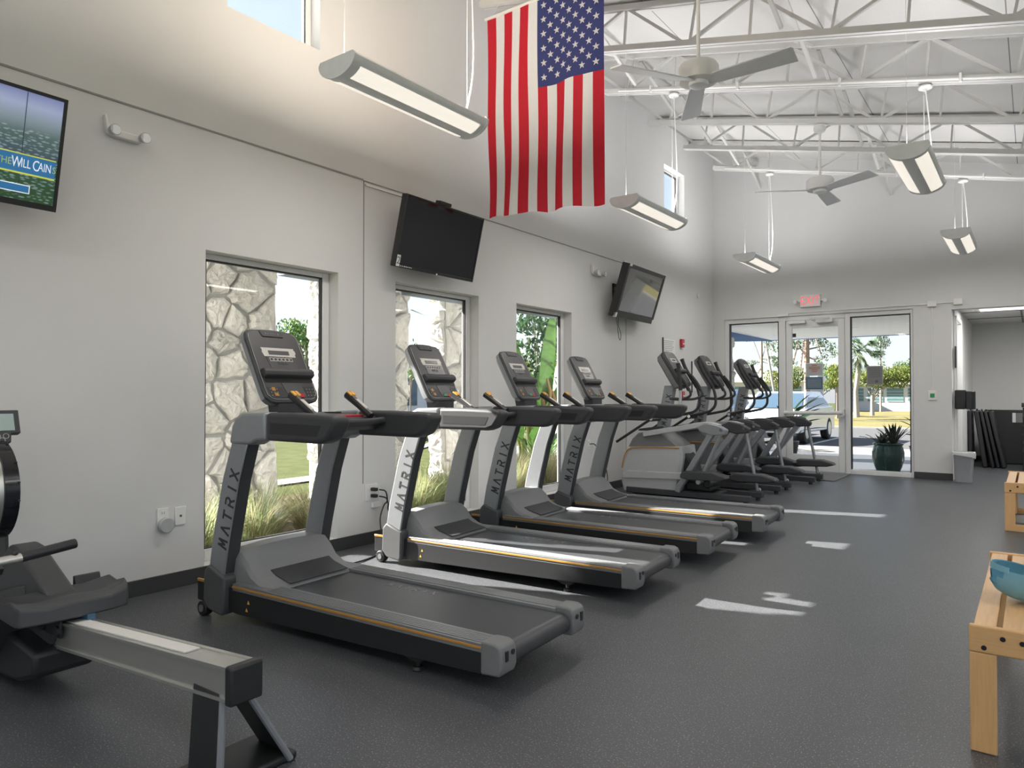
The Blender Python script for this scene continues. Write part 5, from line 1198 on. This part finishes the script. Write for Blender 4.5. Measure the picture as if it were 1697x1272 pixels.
broad_plant('broad dark leaved plant behind the exit door glass', .70, 14.1, [(.62, 0, .86, .07), (.72, .1, .70, .06), (.5, -.1, .95, .10), (.55, .1, 1.25, .09), (.68, 0, 1.16, .08), (.3, 0, 1.1, .10), (.2, .2, .9, .09), (.45, -.1, 1.32, .08), (.58, .12, 1.05, .09), (-.2, 0, 1.1, .09), (.64, -.12, 1.30, .06)], 3)
broad_plant('broad dark leaved plant cut off by the far frame of the fixed glass', 2.98, 14.0, [(-.30, 0, .93, .06), (-.36, -.05, .86, .05), (-.1, .1, 1.15, .07), (.16, 0, 1.0, .07), (.1, .1, 1.3, .07), (-.28, 0, .62, .06)], 5)
# cars
def car(name, label, loc, rz_, body, L=4.3, W=1.75, H=1.5, hood=.9, group='parked cars'):
    r = thing(name, label, 'car', loc, rz_, group); h = L/2
    side = [(-h, .35), (-h + .05, .72), (-h + .35, .88), (-h + 1.05, .95), (-h + 1.75, H), (h - 1.1, H), (h - .35, 1.02), (h - .05, .95), (h, .55), (h - .03, .32)]
    lo = [(-h, .32), (-h + .05, .70), (-h + .4, .87), (-h + 1.0, .95), (h - .35, 1.0), (h - .05, .92), (h, .5), (h - .03, .28)]
    MB().loft([[Vector((p[0]*k, w*W/2, p[1])) for p in lo] for w, k in ((-1, .95), (-.88, .99), (0, 1), (.88, .99), (1, .95))]).obj('body', body, r, bev=.03)
    cab = [(-h + .95, .93), (-h + 1.70, H), (h - 1.05, H), (h - .40, .98)]
    MB().loft([[Vector((p[0] + (0 if p[1] < 1 else 0), w*W/2*(.94 if p[1] < 1.1 else .78), p[1])) for p in cab] for w in (-1, 1)]).obj('cabin', body, r, bev=.04)
    for s in (-1, 1):
        y0_, y1_ = s*W/2*.945, s*W/2*.80
        MB().loft([[Vector((-h + 1.12, y0_, .99)), Vector((-h + 1.75, y1_, H - .08)), Vector((h - 1.12, y1_, H - .08)), Vector((h - .62, y0_, 1.02))], [Vector((-h + 1.12, y0_ - s*.02, .99)), Vector((-h + 1.75, y1_ - s*.02, H - .08)), Vector((h - 1.12, y1_ - s*.02, H - .08)), Vector((h - .62, y0_ - s*.02, 1.02))]]).obj('side_window', 'carg', r)
    for xa, za, xb, zb in ((-h + .97, .97, -h + 1.66, H - .04), (h - .42, 1.02, h - 1.02, H - .04)):
        d = .025 if xa > 0 else -.025
        MB().loft([[Vector((xa + d, -W/2*.82, za)), Vector((xb + d, -W/2*.70, zb)), Vector((xb + d, W/2*.70, zb)), Vector((xa + d, W/2*.82, za))], [Vector((xa, -W/2*.82, za)), Vector((xb, -W/2*.70, zb)), Vector((xb, W/2*.70, zb)), Vector((xa, W/2*.82, za))]]).obj('windscreen', 'carg', r)
    for x in (-h + .85, h - .85):
        for s in (-1, 1):
            w_ = MB().tube([(x, s*(W/2 - .20), .33), (x, s*(W/2 + .005), .33)], .325, 24).obj('wheel', 'tyre', r, bev=.03); MB().cyl((x, s*(W/2 - .02), .33), (x, s*(W/2 + .012), .33), .20, 16).obj('hub_cap', 'alu', w_)
    for s in (-1, 1):
        MB().box((-h + .0, s*W*.36 - .16, .62), (-h + .12, s*W*.36 + .16, .74)).obj('head_lamp', 'alu', r, bev=.03); MB().box((h - .12, s*W*.38 - .12, .70), (h - .0, s*W*.38 + .12, .86)).obj('tail_lamp', 'red', r, bev=.02)
    MB().box((-h - .02, -.5, .36), (-h + .08, .5, .52)).obj('grille', 'black', r, bev=.02)
    return r
car('white_car', 'white car parked beyond the exit door, half hidden by the ellipticals', (-1.35, 21.6, -.10), PI/2, 'carw', W=1.78, H=1.42)
car('blue_car', 'blue car parked behind the white one, seen above the elliptical handles', (-4.4, 23.6, -.10), PI/2, 'carb', H=1.5)
# houses across the lawn
def house(label, x0, x1, y, h, wins, zs=.75, ridge=.7):
    r = thing('house', label, 'house', ((x0 + x1)/2, y, -.1), group='low houses across the lawn'); W = x1 - x0
    MB().box((-W/2, 0, 0), (W/2, 5, h)).obj('walls', 'house', r); MB().prism([(-.5, h), (5.5, h), (2.5, h + ridge)], 'x', -W/2 - .4, W/2 + .4).obj('roof', 'roofing', r)
    for a, b in wins: w_ = MB().box((a - W/2, -.03, zs), (b - W/2, .0, zs + 1.05)).obj('window', 'house_w', r); mb = MB(); [mb.box((a - W/2, -.045, zs + k*.26), (b - W/2, -.03, zs + k*.26 + .03)) for k in range(5)]; mb.obj('slats', 'house', w_)
    return r
house('long low white house with a row of green tinted windows, right of the palm', -8.5, 1.5, 62, 2.1, [(.9, 2.1), (2.4, 3.5), (3.75, 4.9), (5.2, 6.3), (6.6, 7.8), (8.1, 9.3)])
house('pale house seen through the exit door behind the notices', -16.5, -9.6, 58, 2.3, [(1, 2.2), (3.4, 4.6), (5.4, 6.4)], zs=.9)
# trees across the lawn
tree('tall_pine', 'tall pine with a straight reddish trunk, behind the exit door notices', 'tree', (-5.28, 40, -.1), 'trunk_r', 6.6, .17, [(-1.3, .5, 3.1, .7, .8, .35), (-.8, 0, 4.1, .8, .8, .4), (.4, .5, 4.2, .5, .7, .3), (.9, .3, 3.9, .55, .6, .30), (1.2, 0, 3.5, .5, .5, .25), (.7, 0, 3.2, .4, .5, .2), (-.6, 0, 2.4, .5, .5, .4), (0, 0, 6.2, 1.2, 1.2, .8), (-1.5, 0, 3.9, .6, .6, .3)], 3000, .14, 'leaf_p', 1, 15)
tree('bare_pine', 'thin half bare pine with spreading branches, seen above the ellipticals', 'tree', (-7.05, 38, -.1), 'trunk', 4.6, .075, [(-.75, 0, 4.3, .3, .3, .18), (.55, 0, 3.2, .45, .4, .15), (-.55, 0, 3.0, .4, .4, .15), (.35, 0, 3.9, .3, .3, .15), (.9, 0, 2.9, .4, .4, .14), (-.1, 0, 4.7, .4, .4, .2), (-.4, 0, 2.4, .3, .3, .12)], 700, .11, 'leaf_p', 1, 16)
tree('leaning_pine', 'slender leaning pine branches at the storefront post left of the exit door', 'tree', (-5.9, 37, -.1), 'trunk_g', 4.4, .07, [(-.4, 0, 4.2, .5, .5, .3), (.1, 0, 4.5, .5, .5, .25), (.5, 0, 3.9, .4, .4, .2)], 500, .12, 'leaf_p', 1, 17, lean=(-.7, 0))
t = thing('cabbage_palm', 'palm with pale trunk and round fan crown beyond the fixed glass', 'palm', (-3.62, 45, -.1), group='trees outside'); MB().tube([(-.16, 0, 0), (-.2, 0, 1.5), (-.05, 0, 2.7), (0, 0, 3.7)], [.17, .12, .13, .15], 12).obj('trunk', 'trunk_g', t); mb = MB(); rg4 = random.Random(77)
for k in range(46):
    v = Vector((rg4.gauss(0, 1), rg4.gauss(0, 1), rg4.gauss(.15, .8))).normalized(); c = Vector((0, 0, 3.85)); q = c + v*rg4.uniform(.55, .85)
    for j in range(11): a = (j - 5)*.20; ax = v.orthogonal().normalized(); d = (Matrix.Rotation(a, 3, ax) @ v); s = d.cross(ax).normalized(); e = q + d*rg4.uniform(.5, .75) - Vector((0, 0, .22)); mb.add([q - ax*.02, e, q + ax*.03], [(0, 1, 2)])
    mb.tube([c, q], .012, 4)
mb.obj('fan_fronds', 'leaf_p', t, smooth=False)
tree('thin_pine', 'thin straight pine with a narrow crown high in the fixed glass', 'tree', (-4.87, 60, -.1), 'trunk_g', 5.6, .08, [(0, 0, 5.2, .75, .6, .5), (-.2, 0, 4.4, .55, .5, .35), (.15, 0, 5.8, .5, .5, .35), (.1, 0, 3.6, .3, .3, .25)], 900, .16, 'leaf_p', 1, 18)
tree('spreading_tree', 'low spreading green tree on the lawn behind the grey glass notice', 'tree', (-3.62, 49, -.1), 'trunk_g', 1.35, .13, [(-.8, 0, 2.2, .7, .8, .45), (0, 0, 2.45, .9, .9, .5), (.8, 0, 2.5, .9, .9, .5), (1.6, 0, 2.55, .8, .8, .55), (2.2, 0, 2.5, .7, .7, .5), (.4, 0, 2.0, .8, .8, .3), (1.4, 0, 2.0, .8, .7, .3)], 4200, .17, 'leaf_y', 1, 19)
tree('yellow_tree', 'yellow green small tree right of the exit door notices', 'tree', (-4.2, 42, -.1), 'trunk', 1.5, .06, [(-.1, 0, 2.6, .45, .5, .4), (.15, 0, 2.1, .5, .5, .4), (-.35, 0, 1.9, .4, .4, .3), (.3, 0, 2.7, .3, .4, .3)], 1500, .15, 'leaf_y', 1, 20)
tree('dark_hedge_tree', 'darker green tree behind the white house windows', 'tree', (-1.7, 75, -.1), 'trunk', 2.4, .15, blob(rg, 12, 2.6, 3.4, .6, 1.1), 2600, .26, 'leaf', 1, 21)
tree('green_tree', 'round green tree above the ellipticals, left of the exit door', 'tree', (-8.1, 46, -.1), 'trunk', 1.5, .1, blob(rg, 9, .9, 2.1, .45, .6), 2200, .18, 'leaf_y', 1, 22)
tree('green_tree', 'mid green tree standing behind the pale house', 'tree', (-11.5, 71, -.1), 'trunk', 2, .14, blob(rg, 12, 2.2, 3.0, .9, 1.0), 2400, .24, 'leaf', 1, 23)
tree('green_tree', 'green tree mass low behind the palm trunk', 'tree', (-7.2, 82, -.1), 'trunk', 2, .14, blob(rg, 12, 1.8, 2.6, .8, .9), 2200, .22, 'leaf', 1, 24)
tree('street_tree', 'tree beyond the house, between the pine and the palm', 'tree', (-7.6, 96, -.1), 'trunk', 3, .12, blob(rg, 10, .9, 3.6, 1.2, .7), 1500, .22, 'leaf_p', 1, 25)
MB_ = None

# ------------------------------------------------------------------ light, sky, camera
w = bpy.data.worlds.new('sky'); SC.world = w; w.use_nodes = True; nt = w.node_tree; bg = nt.nodes['Background']
sky = nt.nodes.new('ShaderNodeTexSky'); sky.sky_type = 'NISHITA'; sky.sun_disc = False; sky.sun_elevation = math.radians(32); sky.sun_rotation = math.radians(-106); sky.air_density = 1.0; sky.dust_density = 1.2; sky.ozone_density = 1.0
mxs = nt.nodes.new('ShaderNodeMix'); mxs.data_type = 'RGBA'; mxs.inputs[0].default_value = .6; mxs.inputs[7].default_value = (2.2, 2.36, 2.75, 1)
nt.links.new(sky.outputs[0], mxs.inputs[6]); nt.links.new(mxs.outputs[2], bg.inputs[0]); bg.inputs[1].default_value = SKY_STR = .37
sd = bpy.data.lights.new('sun', 'SUN'); sd.energy = 34; sd.angle = math.radians(.5); sd.color = (1, .94, .85)
so = bpy.data.objects.new('sun', sd); COL.objects.link(so); so.rotation_euler = Vector((1, .298, -.61)).to_track_quat('-Z', 'Y').to_euler()
def area(name, loc, rot, sx, sy, e, col=(1, 1, 1)):
    l = bpy.data.lights.new(name, 'AREA'); l.shape = 'RECTANGLE'; l.size = sx; l.size_y = sy; l.energy = e; l.color = col
    o = bpy.data.objects.new(name, l); COL.objects.link(o); o.location = loc; o.rotation_euler = rot; return o
# the tubes inside the pendant lamps, seen ones and ones added for fill: one throws light up to the deck, one down through the lenses
ALL = [(x, y) for (x, y), _ in PL] + [(1.26, -.25), (3.75, -.25), (6.3, 6.93), (6.3, 3.33), (6.3, -.25), (6.3, 10.5), (3.75, -3.8), (8.3, 3.3), (8.3, 7.0)]
for i, (x, y) in enumerate(ALL[5:]):  # unseen pendants added to fill the room with light
    r = pendant(); r.location = (x, y, 3.20); add_hang(r, .60, 4.93 - .22*x - 3.20)
    r['label'] = 'unseen pendant lamp added for fill light, outside the picture'
for i, (x, y) in enumerate(ALL):
    area('lamp_up', (x, y, 3.235), (PI, 0, 0), .22, 1.2, 42 if i == 0 else 15 if x > 3 and y > 5 else 25, (.99, .98, 1.0) if i else (1, .86, .70))
    area('lamp_down', (x, y, 3.07), (0, 0, 0), .20, 1.1, 14, (1, .96, .91))
# recessed troffers in the side room ceiling
for (x, y), lab in (((4.42, 13.05), 'lit white ceiling panel just inside the side room'), ((6.5, 14.2), 'lit white ceiling panel deeper in the side room')):
    t = thing('ceiling_light_panel', lab, 'ceiling light', (x, y, 2.545)); MB().box((-.6, -.3, 0), (.6, .3, .02)).obj('frame', 'white', t, bev=.003); MB().box((-.57, -.27, -.002), (.57, .27, .001)).obj('diffuser', 'lensw', t, smooth=False)
for x, y in ((4.42, 13.05), (6.5, 14.2)): area('troffer', (x, y, 2.54), (0, 0, 0), 1.1, .5, 34, (1, .98, .95))
SC.view_settings.view_transform = 'Standard'; SC.view_settings.look = 'None'; SC.view_settings.gamma = 1; SC.view_settings.exposure = .07; SC.view_settings.use_curve_mapping = False
cd = bpy.data.cameras.new('camera'); cd.sensor_width = 36; cd.lens = 36 * 1179.5 / 1697; cd.clip_start = .05; cd.clip_end = 400
co = bpy.data.objects.new('camera', cd); COL.objects.link(co); co.location = (4.52, 0, 1.26); co.rotation_euler = (PI/2 + math.atan(16.1/1179.5), 0, .63314); SC.camera = co
